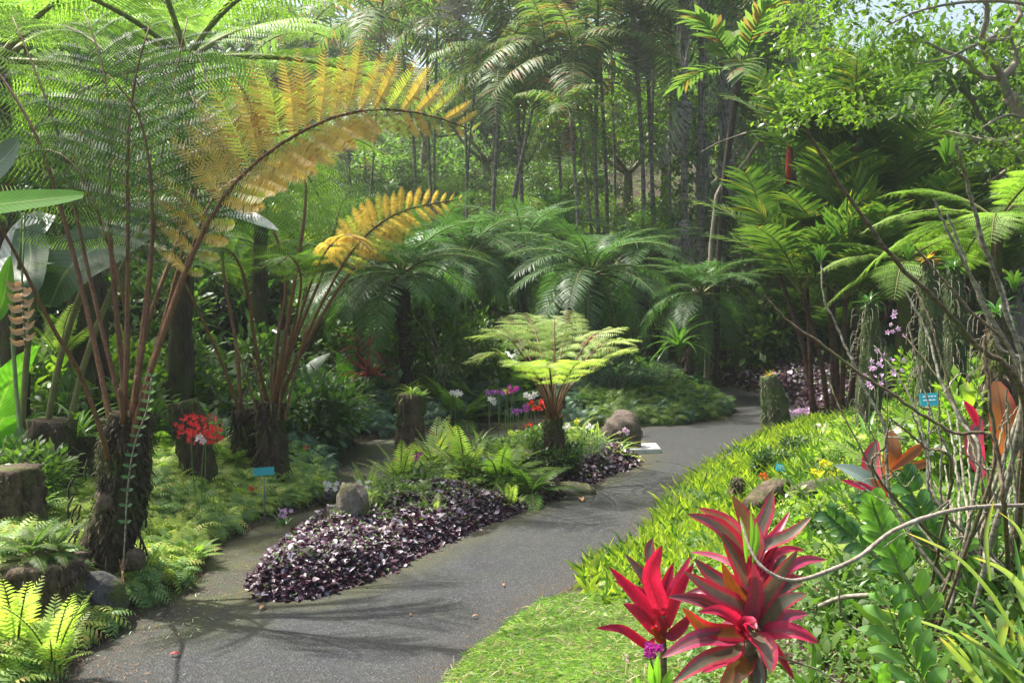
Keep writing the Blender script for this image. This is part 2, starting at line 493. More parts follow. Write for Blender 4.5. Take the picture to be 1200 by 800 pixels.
M['orange_leaf'] = leafmat('orange_leaf', (0.20, 0.09, 0.03), (0.24, 0.12, 0.04), 0.4, 0.4, edge=(0.42, 0.05, 0.05), ew=0.06, rib=(0.16,0.06,0.03), tcol=(1.8, 1.1, 0.6))
M['croton'] = leafmat('yellow_orange_leaf', (0.45, 0.30, 0.04), (0.45, 0.12, 0.05), 0.45, 0.4, odd=(0.1, 0.16, 0.03), oddf=0.3)
M['fl_white'] = leafmat('white_petal', (0.80, 0.76, 0.80), (0.85, 0.82, 0.80), 0.35, 0.5, tcol=(1, 1, 1))
M['fl_pink'] = leafmat('pink_petal', (0.62, 0.35, 0.58), (0.75, 0.55, 0.72), 0.35, 0.5, tcol=(1, 1, 1))
M['fl_magenta'] = leafmat('magenta_petal', (0.55, 0.03, 0.32), (0.50, 0.06, 0.42), 0.35, 0.5, tcol=(1.1, 1, 1.1))
M['fl_purple'] = leafmat('purple_petal', (0.30, 0.08, 0.38), (0.42, 0.12, 0.45), 0.35, 0.5, tcol=(1.1, 1, 1.1))
M['fl_red'] = leafmat('red_petal', (0.68, 0.02, 0.02), (0.72, 0.05, 0.05), 0.4, 0.5, tcol=(1.3, 0.8, 0.8))
M['fl_orange'] = leafmat('orange_petal', (0.75, 0.14, 0.03), (0.7, 0.22, 0.04), 0.4, 0.5, tcol=(1.3, 1, 0.8))
M['fl_yellow'] = leafmat('yellow_petal', (0.72, 0.62, 0.03), (0.65, 0.66, 0.06), 0.4, 0.5, tcol=(1.2, 1.2, 0.8))
M['bract'] = leafmat('tan_bract', (0.48, 0.30, 0.16), (0.55, 0.38, 0.2), 0.3, 0.5, tcol=(1.3, 1, 0.8))
M['stem_green'] = plain('green_stem', (0.10, 0.17, 0.04), 0.45)
M['teal'] = plain('teal_plastic', (0.02, 0.30, 0.33), 0.4, var=0.06)
M['white_paint'] = plain('pale_lettering', (0.55, 0.72, 0.72), 0.5, var=0.05)
M['stake'] = plain('grey_stake', (0.18, 0.18, 0.17), 0.5)
M['metal_rail'] = plain('grey_rail', (0.42, 0.45, 0.5), 0.35)
M['dead_leaf'] = leafmat('fallen_leaf', (0.30, 0.13, 0.05), (0.38, 0.22, 0.10), 0.1, 0.7)
M['rock'] = barkmat('rock', (0.06, 0.045, 0.035), (0.15, 0.115, 0.09), (0.10, 0.10, 0.06), 0.3, scale=2.5, zs=1, bump=0.7, rough=0.8)
M['rock_moss'] = barkmat('mossy_rock', (0.09, 0.075, 0.06), (0.24, 0.21, 0.17), (0.11, 0.11, 0.035), 0.5, scale=4, zs=1, bump=0.9)
M['rock_dark'] = barkmat('dark_mossy_rock', (0.03, 0.03, 0.028), (0.09, 0.09, 0.085), (0.09, 0.11, 0.02), 0.48, scale=4, zs=1, bump=0.9)
M['plinth'] = plain('concrete_plinth', (0.50, 0.50, 0.48), 0.7, 0.2, var=0.12)
# ------------------------------------------------------------------ ground plan: planting beds round the path
def gp(lst):
    return np.array([G(x, y)[:2] for x, y in lst])

ISLAND = gp([(290, 684), (303, 704), (360, 702), (430, 682), (500, 645), (560, 618), (640, 588), (700, 562), (742, 546), (752, 532), (742, 518),
             (690, 516), (600, 522), (520, 540), (440, 568), (390, 600), (330, 640)])
LEFT = np.vstack([[(-30, -3), (-2.2, -3), (-2.0, 1.5), (-1.9, 3.0)],
                  gp([(85, 800), (110, 765), (180, 722), (235, 690), (262, 640), (300, 620), (392, 590), (402, 560), (392, 534), (430, 518), (490, 508),
                      (600, 503), (740, 502), (800, 498), (856, 491), (862, 481), (838, 464), (826, 452), (800, 447)]),
                  [(2.4, 19.0), (0.5, 21.5), (0.5, 26), (-30, 26)]])
RIGHT = np.vstack([[(-0.45, -3), (-0.45, 3.0)],
                   gp([(520, 800), (585, 740), (648, 692), (700, 668), (748, 635), (770, 600), (800, 570), (850, 540), (893, 515), (930, 503), (980, 497), (1060, 494)]),
                   [(9, 12.0), (30, 12.4), (30, -3)]])
FAR = np.vstack([gp([(822, 437), (842, 451), (880, 458), (925, 471), (950, 483), (1000, 486), (1060, 484)]), [(9, 13.3), (30, 13.6), (30, 60), (3, 60), (3.2, 24)]])
BACKBED = np.array([(-30, 22.5), (3.4, 22.5), (3.4, 90), (-30, 90)])
BEDS = [ISLAND, LEFT, RIGHT, FAR, BACKBED]

def sdist(poly, x, y):
    x = np.asarray(x, float)
    y = np.asarray(y, float)
    ins = np.zeros(x.shape, bool)
    best = np.full(x.shape, 1e9)
    n = len(poly)
    for i in range(n):
        x1, y1 = poly[i]
        x2, y2 = poly[(i + 1) % n]
        dx, dy = x2 - x1, y2 - y1
        t = np.clip(((x - x1) * dx + (y - y1) * dy) / (dx * dx + dy * dy + 1e-12), 0, 1)
        best = np.minimum(best, np.hypot(x - x1 - t * dx, y - y1 - t * dy))
        c = ((y1 > y) != (y2 > y)) & (x < (x2 - x1) * (y - y1) / (y2 - y1 + 1e-12) + x1)
        ins ^= c
    return np.where(ins, best, -best)

def wob(x, y, s=1.0):
    x, y = np.asarray(x) * s, np.asarray(y) * s
    return (np.sin(1.7 * x + 0.6 * y) + np.sin(-1.1 * x + 2.3 * y + 1) + np.sin(3.1 * x + 1.9 * y + 2) * 0.6 + np.sin(5.3 * x - 4.1 * y) * 0.35) / 2.9

def sm(t, a, b):
    t = np.clip((np.asarray(t, float) - a) / (b - a), 0, 1)
    return t * t * (3 - 2 * t)

def bedd(x, y):
    d = np.full(np.shape(x), -1e9)
    for b in BEDS:
        d = np.maximum(d, sdist(b, x, y))
    return d

def H(x, y):
    x = np.asarray(x, float)
    y = np.asarray(y, float)
    d = bedd(x, y) + 0.035 * wob(x, y, 6)
    z = -0.05 + 0.10 * sm(d, -0.06, 0.14) + 0.12 * sm(d, 0.1, 1.2) + 0.02 * wob(x, y, 2.2) * sm(d, 0, 0.6)
    dr = sdist(RIGHT, x, y)
    z = z + 0.38 * sm(dr, 0.7, 2.4) * sm(x, 0.8, 2.0) + 0.06 * np.maximum(0, np.minimum(x, 14) - 3) * sm(dr, 0.5, 3)
    z = z + 0.34 * np.maximum(0, y - 22) * sm(y, 21, 26) * (1 - .75 * sm(x / np.maximum(y, 1), .24, .36)) + 0.12 * np.maximum(0, np.abs(x) - 14)
    return z

def Hs(x, y):
    return float(H(np.array([x]), np.array([y]))[0])

def GH(px, py):
    """where the sight line through a pixel meets the ground"""
    d = ray(px, py)
    ts = np.linspace(2.0, 60, 900)
    P = d[None] * ts[:, None] + np.array([0, 0, CAMZ])
    h = H(P[:, 0], P[:, 1])
    k = np.argmax(P[:, 2] < h)
    return P[k]

# ------------------------------------------------------------------ ground and path
def ground_material():
    m, nt, out = newmat('garden_soil')
    tc = N(nt, 'ShaderNodeTexCoord')
    def noise(s, d=5):
        n = N(nt, 'ShaderNodeTexNoise')
        n.inputs['Scale'].default_value = s
        n.inputs['Detail'].default_value = d
        nt.links.new(tc.outputs['Object'], n.inputs['Vector'])
        return n.outputs['Fac']
    c = mixc(nt, ramp(nt, noise(6), 0.35, 0.65), (0.028, 0.021, 0.014), (0.075, 0.055, 0.036))
    c = mixc(nt, ramp(nt, noise(2.2), 0.46, 0.6), c, (0.055, 0.075, 0.018))
    c = mixc(nt, ramp(nt, noise(45, 2), 0.62, 0.68), c, (0.16, 0.13, 0.085))
    p = N(nt, 'ShaderNodeBsdfPrincipled')
    nt.links.new(c, p.inputs['Base Color'])
    p.inputs['Roughness'].default_value = 0.95
    p.inputs['Specular IOR Level'].default_value = 0.2
    b = N(nt, 'ShaderNodeBump')
    b.inputs['Strength'].default_value = 1
    b.inputs['Distance'].default_value = 0.03
    nt.links.new(noise(30, 4), b.inputs['Height'])
    nt.links.new(b.outputs[0], p.inputs['Normal'])
    nt.links.new(p.outputs[0], out.inputs[0])
    return m

def asphalt_material():
    m, nt, out = newmat('worn_asphalt')
    tc = N(nt, 'ShaderNodeTexCoord')
    def noise(s, d=4, r=0.6):
        n = N(nt, 'ShaderNodeTexNoise')
        n.inputs['Scale'].default_value = s
        n.inputs['Detail'].default_value = d
        n.inputs['Roughness'].default_value = r
        nt.links.new(tc.outputs['Object'], n.inputs['Vector'])
        return n.outputs['Fac']
    c = mixc(nt, ramp(nt, noise(1.1, 5), 0.3, 0.7), (0.019, 0.020, 0.024), (0.029, 0.030, 0.036))
    vo = N(nt, 'ShaderNodeTexVoronoi')
    vo.inputs['Scale'].default_value = 95
    nt.links.new(tc.outputs['Object'], vo.inputs['Vector'])
    sx = N(nt, 'ShaderNodeSeparateXYZ')
    nt.links.new(vo.outputs['Color'], sx.inputs[0])
    c = mixc(nt, math_(nt, 'MULTIPLY', math_(nt, 'GREATER_THAN', sx.outputs[0], 0.8), 0.5), c, (0.09, 0.088, 0.09))
    c = mixc(nt, math_(nt, 'MULTIPLY', math_(nt, 'LESS_THAN', sx.outputs[0], 0.25), 0.55), c, (0.018, 0.017, 0.017))
    c = mixc(nt, math_(nt, 'MULTIPLY', ramp(nt, noise(2.6, 7, .7), 0.56, 0.66), 0.45), c, (0.020, 0.019, 0.019))
    c = mixc(nt, math_(nt, 'MULTIPLY', ramp(nt, noise(0.7, 6, .65), 0.52, 0.68), 0.35), c, (0.060, 0.057, 0.054))
    # algae: a stain of its own shape, painted per vertex where the side path stays wet
    at = N(nt, 'ShaderNodeAttribute')
    at.attribute_name = 'algae'
    a = math_(nt, 'MULTIPLY', at.outputs['Fac'], ramp(nt, noise(3.2, 6), 0.30, 0.55))
    c = mixc(nt, a, c, (0.050, 0.058, 0.018))
    # grit and leaf crumbs along the edge
    at2 = N(nt, 'ShaderNodeAttribute')
    at2.attribute_name = 'edge'
    g = math_(nt, 'MULTIPLY', at2.outputs['Fac'], ramp(nt, noise(22, 5), 0.45, 0.6))
    c = mixc(nt, g, c, (0.045, 0.034, 0.022))
    # a hairline crack
    v2 = N(nt, 'ShaderNodeTexVoronoi')
    v2.feature = 'DISTANCE_TO_EDGE'
    v2.inputs['Scale'].default_value = 0.42
    wv = N(nt, 'ShaderNodeVectorMath')
    wv.operation = 'ADD'
    nz = N(nt, 'ShaderNodeTexNoise')
    nz.inputs['Scale'].default_value = 5
    nz.inputs['Detail'].default_value = 6
    nt.links.new(tc.outputs['Object'], nz.inputs['Vector'])
    sc_ = N(nt, 'ShaderNodeVectorMath')
    sc_.operation = 'SCALE'
    sc_.inputs['Scale'].default_value = 0.30
    nt.links.new(nz.outputs['Color'], sc_.inputs[0])
    nt.links.new(tc.outputs['Object'], wv.inputs[0])
    nt.links.new(sc_.outputs[0], wv.inputs[1])
    nt.links.new(wv.outputs[0], v2.inputs['Vector'])
    c = mixc(nt, math_(nt, 'MULTIPLY', ramp(nt, v2.outputs['Distance'], 0.009, 0.003), math_(nt, 'ADD', math_(nt, 'MULTIPLY', at.outputs['Fac'], 0.6), 0.2)), c, (0.014, 0.012, 0.01))
    p = N(nt, 'ShaderNodeBsdfPrincipled')
    nt.links.new(c, p.inputs['Base Color'])
    p.inputs['Roughness'].default_value = 0.72
    p.inputs['Specular IOR Level'].default_value = 0.35
    b = N(nt, 'ShaderNodeBump')
    b.inputs['Strength'].default_value = 0.9
    b.inputs['Distance'].default_value = 0.006
    nt.links.new(math_(nt, 'ADD', vo.outputs['Distance'], math_(nt, 'MULTIPLY', noise(9, 3), 1.2)), b.inputs['Height'])
    nt.links.new(b.outputs[0], p.inputs['Normal'])
    nt.links.new(p.outputs[0], out.inputs[0])
    return m

def sheet(name, xs, ys, zf, mat, attrs=()):
    X, Y = np.meshgrid(xs, ys, indexing='ij')
    Z = zf(X, Y)
    nx, ny = len(xs), len(ys)
    V = np.stack([X, Y, Z], -1).reshape(-1, 3)
    i, j = np.meshgrid(np.arange(nx - 1), np.arange(ny - 1), indexing='ij')
    i, j = i.ravel(), j.ravel()
    Q = np.stack([i * ny + j, (i + 1) * ny + j, (i + 1) * ny + j + 1, i * ny + j + 1], 1)
    b = B()
    b.add(V, Q, V[:, :2])
    o = b.obj(name, mat)
    for an, af in attrs:
        at = o.data.attributes.new(an, 'FLOAT', 'POINT')
        at.data.foreach_set('value', af(X, Y).ravel().astype(np.float32))
    return kind(o, 'structure')

xs = np.concatenate([np.linspace(-56, -7, 34), np.arange(-6.9, 8.0, 0.09), np.linspace(8.1, 56, 34)])
ys = np.concatenate([[-5.5, -4.5, -3], np.arange(-1, 2, 0.4), np.arange(2.1, 19, 0.09), np.linspace(19.2, 70, 56)])
sheet('ground', xs, ys, H, ground_material())
px_ = np.arange(-7.5, 9.6, 0.12)
py_ = np.arange(-3, 23.0, 0.12)
def algae_f(X, Y):
    side = sm(sdist(LEFT, X, Y), -1.0, -0.15) * sm(X, 1.2, -0.3) * sm(Y, 4.4, 5.4)
    il = sm(sdist(ISLAND, X, Y), -0.3, -0.03)
    return np.clip(side + 0.7 * il + 0.15, 0, 1)
sheet('path', px_, py_, lambda X, Y: 0.004 * wob(X, Y, 1.5), asphalt_material(),
      (('algae', algae_f), ('edge', lambda X, Y: sm(bedd(X, Y), -0.28, -0.02))))

# ------------------------------------------------------------------ leaf and frond templates (unit length along +X, normal +Z)
def strap_tpl(w, n=4, droop=0.3, cross=2, fold=0.2, prof='lance'):
    t = np.linspace(0, 1, n + 1)
    P = np.stack([t - 0.25 * droop * t ** 3, 0 * t, -droop * t ** 2], 1)
    if prof == 'lance':
        ww = w * np.sin(pi * np.clip(0.12 + 0.86 * t, 0, 1)) ** 0.8
    elif prof == 'oval':
        ww = w * np.sin(pi * (0.03 + 0.94 * t)) ** 0.75
    else:
        ww = w * (1 - t ** 3 * 0.95)
    return B().ribbon(P, ww / 2, cross=cross, fold=fold).tpl()

def pinna_tpl(npair=16, plen=0.17, pw=0.030, droop=0.22, comb=0.25, sweep=0.30, seg=1):
    """a pinna: a thin midrib with rows of narrow pinnules, sagging at its tip"""
    b = B()
    t = np.linspace(0, 1, 7)
    f = lambda t: np.stack([t - 0.1 * droop * t ** 3, 0 * t, -droop * t ** 2.2], -1)
    b.ribbon(f(t), 0.006 * (1.1 - t), cross=2, fold=0)
    k = (np.arange(npair) + 0.4) / npair
    k = np.repeat(k, 2)
    sg = np.tile([1, -1], npair)
    pos = f(k)
    ln = plen * np.clip(np.sin(pi * (0.14 + 0.83 * k)) ** 0.7, 0.12, 1) * R.uniform(0.9, 1.1, len(k))
    d = np.stack([np.full(len(k), sweep), sg * 1.0, -comb + R.normal(0, 0.08, len(k))], 1)
    tp = B().ribbon(np.stack([np.linspace(0, 1, seg + 2), 0 * np.linspace(0, 1, seg + 2), -0.15 * np.linspace(0, 1, seg + 2) ** 2], 1),
                    np.array([0.5] + [0.42] * seg + [0.08]) * pw / plen, cross=2, fold=0).tpl()
    b.scatter(tp, pos, d, (0, 0, 1), ln)
    return b.tpl()

def frond_profile(s):
    return np.clip(np.minimum(0.45 + 2.2 * s, 1.0) * (1 - s ** 2.3) ** 0.8 + 0.05, 0.06, 1)

def fern_frond(L, npair, plen, pt, arch=0.35, pet=0.18, rise=0.0, tip_droop=0.0, curl=0.0):
    """a whole fern frond as one mesh: slot 0 the blade, slot 1 the stalk"""
    b = B()
    f = lambda t: np.stack([L * (t - 0.25 * arch * t ** 2.5), 0 * t, L * (rise * t - arch * t ** 2.2)], -1)
    t = np.linspace(0, 1, 12)
    b.tube(f(t), 0.013 * L * (1.05 - t) ** 0.8 + 0.001, k=4, mi=1, cap=False)
    s = (np.arange(npair) + 0.3) / npair
    tt = pet + (1 - pet) * s
    tt = np.repeat(tt, 2)
    ss = np.repeat(s, 2)
    sg = np.tile([1.0, -1.0], npair)
    pos = f(tt)
    T = tang(f(np.linspace(0, 1, 60)))[np.clip((tt * 59).astype(int), 0, 59)]
    S = np.array([0, 1.0, 0])
    Nn = nrm(np.cross(T, S))
    d = S[None] * sg[:, None] + T * (0.25 + 0.5 * ss[:, None]) + Nn * (0.12 + R.normal(0, 0.05, (len(tt), 1)))
    b.scatter(pt, pos, d, Nn, plen * frond_profile(ss) * R.uniform(0.92, 1.05, len(ss)))
    return b

def palm_frond(L, nl, ll, lw, arch=0.4, pet=0.2, ldroop=0.3, vee=0.3, sweep=0.5, seg=3, blunt=False, rag=0.1, taper=True):
    b = B()
    f = lambda t: np.stack([L * (t - 0.28 * arch * t ** 2.5), 0 * t, -L * arch * t ** 2.2], -1)
    t = np.linspace(0, 1, 10)
    b.tube(f(t), 0.011 * L * (1.1 - t) + 0.002, k=4, mi=1, cap=False)
    s = (np.arange(nl) + 0.5) / nl
    ss = np.repeat(s, 2)
    tt = pet + (1 - pet) * ss
    sg = np.tile([1.0, -1.0], nl)
    pos = f(tt)
    T = tang(f(np.linspace(0, 1, 60)))[np.clip((tt * 59).astype(int), 0, 59)]
    S = np.array([0, 1.0, 0])
    Nn = nrm(np.cross(T, S))
    Nn = np.where(Nn[:, 2:3] < 0, -Nn, Nn)
    d = S[None] * sg[:, None] + T * (sweep * (0.6 + 1.2 * ss[:, None] ** 2)) + Nn * (vee + R.normal(0, rag, (len(ss), 1))) + R.normal(0, rag * 0.6, (len(ss), 3))
    pr = np.clip(np.sin(pi * (0.22 + 0.66 * ss)) ** 0.8, 0.25, 1) if taper else np.ones(len(ss))
    tp = strap_tpl(lw / ll, seg, ldroop, 2, 0.2, 'strap' if blunt else 'lance')
    b.scatter(tp, pos, d, Nn, ll * pr * R.uniform(0.85, 1.1, len(ss)))
    return b

def sphere_dirs(n):
    return nrm(R.normal(0, 1, (n, 3)))

# pinna meshes shared by every tree fern near the path
def pinna_meshes(key, mat, n=3, **kw):
    out = []
    for i in range(n):
        V, Q, U = pinna_tpl(**kw)
        bb = B()
        bb.add(V, Q, U)
        out.append(bb.mesh('pinna_' + key, mat))
    return out

PIN = {
    'dark': pinna_meshes('dark', M['fern_dark'], npair=24, plen=0.15, pw=0.017, droop=0.30, comb=0.45),
    'gold': pinna_meshes('gold', M['fern_gold'], npair=26, plen=0.175, pw=0.037, droop=0.42, comb=0.25),
    'light': pinna_meshes('light', M['fern_light'], npair=22, plen=0.17, pw=0.020, droop=0.25, comb=0.35),
    'lime': pinna_meshes('lime', M['fern_lime'], npair=15, plen=0.20, pw=0.034, droop=0.26, comb=0.25),
    'mid': pinna_meshes('mid', M['fern_mid'], npair=22, plen=0.17, pw=0.020, droop=0.25, comb=0.4),
}

PIN['gold'] += pinna_meshes('yellow_green', M['fern_gold_green'], n=1, npair=24, plen=0.17, pw=0.034, droop=0.5, comb=0.35)

def tree_fern_frond(parent, org, pts, r0, pet, plen, npair, key, side=None, up=(0, 0, 1), stalk='petiole', skew=0.0, lift=0.1):
    """a frond traced through places in the garden: stalk mesh plus one child per pinna"""
    P = spline(pts, 40)
    n = len(P)
    t = np.linspace(0, 1, n)
    b = B()
    Pt = P[::2]
    tt = t[::2]
    b.tube(Pt, r0 * (1.02 - tt) ** 0.7 + 0.0015, k=8, ridges=0.12, rk=3)
    fr = b.obj('frond', M[stalk], parent, org)
    T = tang(P)
    if side is None:
        S = nrm(np.cross(T, np.asarray(up, float)))
    else:
        S = nrm(np.broadcast_to(side, (n, 3)) - np.sum(T * np.asarray(side), 1)[:, None] * T)
    Nn = nrm(np.cross(S, T))
    if side is None:
        Nn = np.where(Nn[:, 2:3] < 0, -Nn, Nn)
    o = np.asarray(org, float)
    for i in range(npair):
        s = (i + 0.3) / npair
        k = min(n - 1, int((pet + (1 - pet) * s) * (n - 1)))
        for sg in (1, -1):
            ln = plen * float(frond_profile(s)) * random.uniform(0.9, 1.06) * (1 + skew * sg)
            d = S[k] * sg + T[k] * (0.22 + 0.6 * s + random.uniform(-.09, .09)) + Nn[k] * (lift + random.uniform(-0.16, 0.12))
            if random.random() < .03:
                ln *= .45
            me = random.choice(PIN[key])
            part('pinna', me, fr, basis(P[k] - o, d, Nn[k], (ln, ln, ln)))
    return fr
# ------------------------------------------------------------------ tree ferns beside the path
def trunk(b, P, r, k=16, rough=0.09, ridges=0.10, rk=5, mi=0, n=14):
    P = spline(P, n)
    r = np.interp(np.linspace(0, 1, n), np.linspace(0, 1, len(r)), r)
    return b.tube(P, r, k=k, rough=rough, ridges=ridges, rk=rk, mi=mi)

def rootlets(b, base, h, r, n, mi=0):
    for _ in range(n):
        a = random.uniform(0, 2 * pi)
        z = random.uniform(0.02, h)
        p = base + np.array([math.cos(a) * r * 1.02, math.sin(a) * r * 1.02, z])
        q = p + np.array([math.cos(a) * 0.03, math.sin(a) * 0.03, -random.uniform(0.08, 0.2)])
        b.tube(spline([p, (p + q) / 2 + np.array([math.cos(a), math.sin(a), 0]) * 0.02, q], 4), 0.006, k=4, mi=mi, cap=False)

def fuzz(parent, org, P, r, n, mat='trunk_dark', L=.05, name='root_fibres', moss=None):
    P = spline(P, 30)
    rr = np.interp(np.linspace(0, 1, 30), np.linspace(0, 1, len(r)), r)
    k = R.integers(0, 30, n)
    a = R.uniform(0, 2 * pi, n)
    o = np.stack([np.cos(a), np.sin(a), 0 * a], 1)
    pos = P[k] + o * rr[k][:, None] * R.uniform(.9, 1.06, (n, 1)) + R.normal(0, .01, (n, 3))
    b = B()
    tp = B().ribbon(spline([(0, 0, 0), (.5, 0, .12), (1, 0, 0)], 4), np.array([.06, .09, .07, .02]) * 1.2, cross=2, fold=0).tpl()
    b.scatter(tp, pos, np.stack([o[:, 0] * .35, o[:, 1] * .35, -np.ones(n)], 1) + R.normal(0, .35, (n, 3)), o, L * R.uniform(.5, 1.5, n))
    kind(b.obj(name, M[mat], parent, org), 'stuff')
    if moss:
        m = n // 2
        b = B()
        pp = pos[:m]
        b.scatter(strap_tpl(.5, 1, .2, 2, .1, 'oval'), pp, o[:m] + R.normal(0, .5, (m, 3)), np.broadcast_to([0, 0, 1.0], (m, 3)), R.uniform(.01, .03, m))
        kind(b.obj('moss', M[moss], parent, org), 'stuff')

# --- the large one on the left
A0 = G(128, 702)
YA = A0[1]
tfA = thing('tree_fern', A0, 'large tree fern with thick mossy trunk, brown stalks and an arching golden frond', 'tree fern', 'tree ferns')
b = B()
trunk(b, [A0 + (0, 0, -0.12), W(122, 650, YA), W(142, 590, YA), W(146, 530, YA), W(152, 485, YA)], [0.20, 0.135, 0.125, 0.13, 0.11], k=22, n=22)
rootlets(b, A0, 0.9, 0.17, 40)
b.obj('trunk', M['trunk_dark'], tfA, A0)
fuzz(tfA, A0, [A0 + (0, 0, -0.12), W(122, 650, YA), W(142, 590, YA), W(146, 530, YA), W(152, 485, YA)], [0.20, 0.135, 0.125, 0.13, 0.12], 3000, L=.045, moss='cover_green')
def wp(Y0, Y1, *pp):
    n = len(pp)
    return [W(p[0], p[1], Y0 + (Y1 - Y0) * i / (n - 1)) for i, p in enumerate(pp)]
ya = YA
frA = [
    (wp(ya, ya + 0.5, (135, 500), (108, 390), (80, 275), (45, 165), (0, 88), (-50, 30)), .022, .45, .55, 15, 'dark', None, 0),
    (wp(ya + .1, ya + .9, (142, 495), (118, 380), (95, 280), (75, 180), (40, 80), (10, 10)), .019, .5, .62, 14, 'light', None, 0),
    (wp(ya - .05, ya + .1, (150, 490), (149, 380), (150, 270), (150, 180), (158, 95), (178, 20)), .019, .50, .52, 16, 'dark', (1, 0, 0.1), 0),
    (wp(ya, ya + .8, (158, 488), (168, 380), (180, 270), (190, 180), (205, 90), (222, 10)), .020, .45, .60, 16, 'dark', (1, 0.2, 0), 0),
    (wp(ya - .05, ya - .1, (158, 490), (170, 390), (178, 290), (176, 200), (160, 130), (120, 80)), .016, .50, .50, 14, 'dark', (1, 0, .3), 0),
    (wp(ya - .1, ya - .1, (165, 485), (192, 390), (232, 285), (275, 215), (335, 165), (410, 132), (490, 132), (568, 158)), .020, .35, .40, 25, 'gold', (-0.28, 0.25, 1), 0.14),
    (wp(ya, ya + .5, (165, 485), (190, 390), (222, 300), (248, 235), (290, 205), (340, 210)), .017, .5, .42, 13, 'dark', None, 0),
    (wp(ya + .1, ya + .2, (140, 490), (150, 380), (125, 280), (95, 205), (55, 175), (10, 190)), .014, .55, .42, 12, 'dark', None, 0),
    (wp(ya - .2, ya - .9, (125, 510), (95, 440), (60, 380), (20, 300), (-30, 220), (-90, 160)), .017, .75, .6, 12, 'dark', None, 0),
    (wp(ya + .2, ya + 1.3, (155, 488), (170, 390), (205, 290), (225, 220), (255, 150), (290, 110)), .022, .5, .55, 14, 'dark', None, 0),
    (wp(ya, ya + .6, (162, 490), (188, 390), (215, 290), (232, 210), (236, 150), (220, 100)), .016, .5, .50, 13, 'dark', (1, .2, -.2), 0),
    (wp(ya + .2, ya + .9, (145, 490), (135, 350), (128, 240), (130, 150), (118, 70), (95, 5)), .022, .5, .55, 14, 'dark', (1, 0.2, 0), 0),
]
for pts, r0, pet, pl, npr, key, side, skew in frA:
    q0 = pts[0] + np.array([0, -.05 if pts[0][1] < YA + .05 else .05, 0])
    pts = [q0 * .75 + A0 * .25 + np.array([.02, 0, .1]), q0] + list(pts[1:])
    tree_fern_frond(tfA, A0, pts, r0 * .78, pet, pl, npr, key, side, skew=skew)
# frost of brown stalk bases and a crozier
for px1, py1, px2, py2 in ((158, 480, 160, 440), (146, 485, 140, 455), (168, 478, 176, 448)):
    b = B()
    b.tube(spline([W(px1, py1 + 12, ya - .12), W((px1 + px2) / 2, (py1 + py2) / 2, ya - .15), W(px2, py2, ya - .16)], 6), np.linspace(.02, .012, 6), k=6)
    b.obj('stalk_stub', M['petiole'], tfA, A0)

# --- the double trunked one behind it
B0 = GH(312, 575)
yb = B0[1]
tfB = thing('tree_fern', B0, 'double trunked tree fern behind a red orchid spray, fresh green and yellow fronds', 'tree fern', 'tree ferns')
for pp in ([B0 + (0, 0, -0.1), W(318, 540, yb), W(316, 490, yb), W(318, 470, yb)], [B0 + (-.12, 0, -0.1), W(288, 540, yb + .1), W(286, 500, yb + .1), W(284, 480, yb + .1)]):
    b = B()
    trunk(b, pp, [.17, .13, .11, .10] if pp[1][0] > W(300, 500, yb)[0] else [.12, .09, .07, .06], k=16)
    b.obj('trunk', M['trunk_dark'], tfB, B0)
    fuzz(tfB, B0, pp, [.16, .12, .10, .09] if pp[1][0] > W(300, 500, yb)[0] else [.12, .09, .07, .06], 900, L=.07, moss='cover_green')
frB = [
    (wp(yb, yb + .3, (318, 480), (330, 420), (345, 330), (356, 260), (358, 215), (352, 185)), .02, .42, .62, 16, 'light', (1, 0, .05), 0),
    (wp(yb, yb - .1, (325, 480), (352, 410), (385, 340), (420, 285), (470, 248), (548, 232)), .013, .50, .27, 20, 'gold', (-.3, -.3, 1), 0),
    (wp(yb, yb - .4, (322, 480), (340, 410), (365, 330), (385, 290), (410, 275), (440, 300)), .012, .5, .30, 15, 'gold', None, 0),
    (wp(yb, yb + .6, (318, 480), (325, 400), (335, 330), (320, 270), (290, 245), (255, 255)), .016, .5, .55, 14, 'mid', None, 0),
    (wp(yb, yb - .5, (315, 480), (300, 410), (290, 340), (275, 300), (250, 290), (215, 315)), .015, .5, .45, 13, 'mid', None, 0),
    (wp(yb, yb + .2, (320, 480), (360, 400), (402, 330), (430, 300), (450, 290), (480, 310)), .015, .55, .4, 13, 'mid', None, 0),
    (wp(yb + .1, yb + .7, (284, 490), (276, 400), (262, 320), (262, 250), (275, 215), (300, 190)), .015, .5, .45, 13, 'light', None, 0),
    (wp(yb + .1, yb - .1, (284, 490), (262, 430), (235, 370), (215, 330), (190, 310), (160, 330)), .013, .55, .4, 12, 'mid', None, 0),
    (wp(yb, yb - .6, (320, 480), (335, 420), (350, 355), (352, 320), (340, 300), (325, 310)), .012, .55, .34, 11, 'mid', None, 0),
    (wp(yb, yb + .6, (320, 480), (345, 400), (378, 320), (392, 270), (400, 240), (415, 215)), .015, .5, .45, 13, 'light', None, 0),
]
for pts, r0, pet, pl, npr, key, side, skew in frB:
    tree_fern_frond(tfB, B0, pts, r0, pet, pl, npr, key, side, skew=skew)
for i in range(5):
    b = B()
    p = W(300 + i * 9, 478, yb - .1)
    b.tube(spline([p + (0, 0, -.1), p, p + np.array([(i - 2) * .08, 0, random.uniform(.3, .7)])], 6), np.linspace(.014, .006, 6), k=6)
    b.obj('stalk_stub', M['petiole'], tfB, B0)

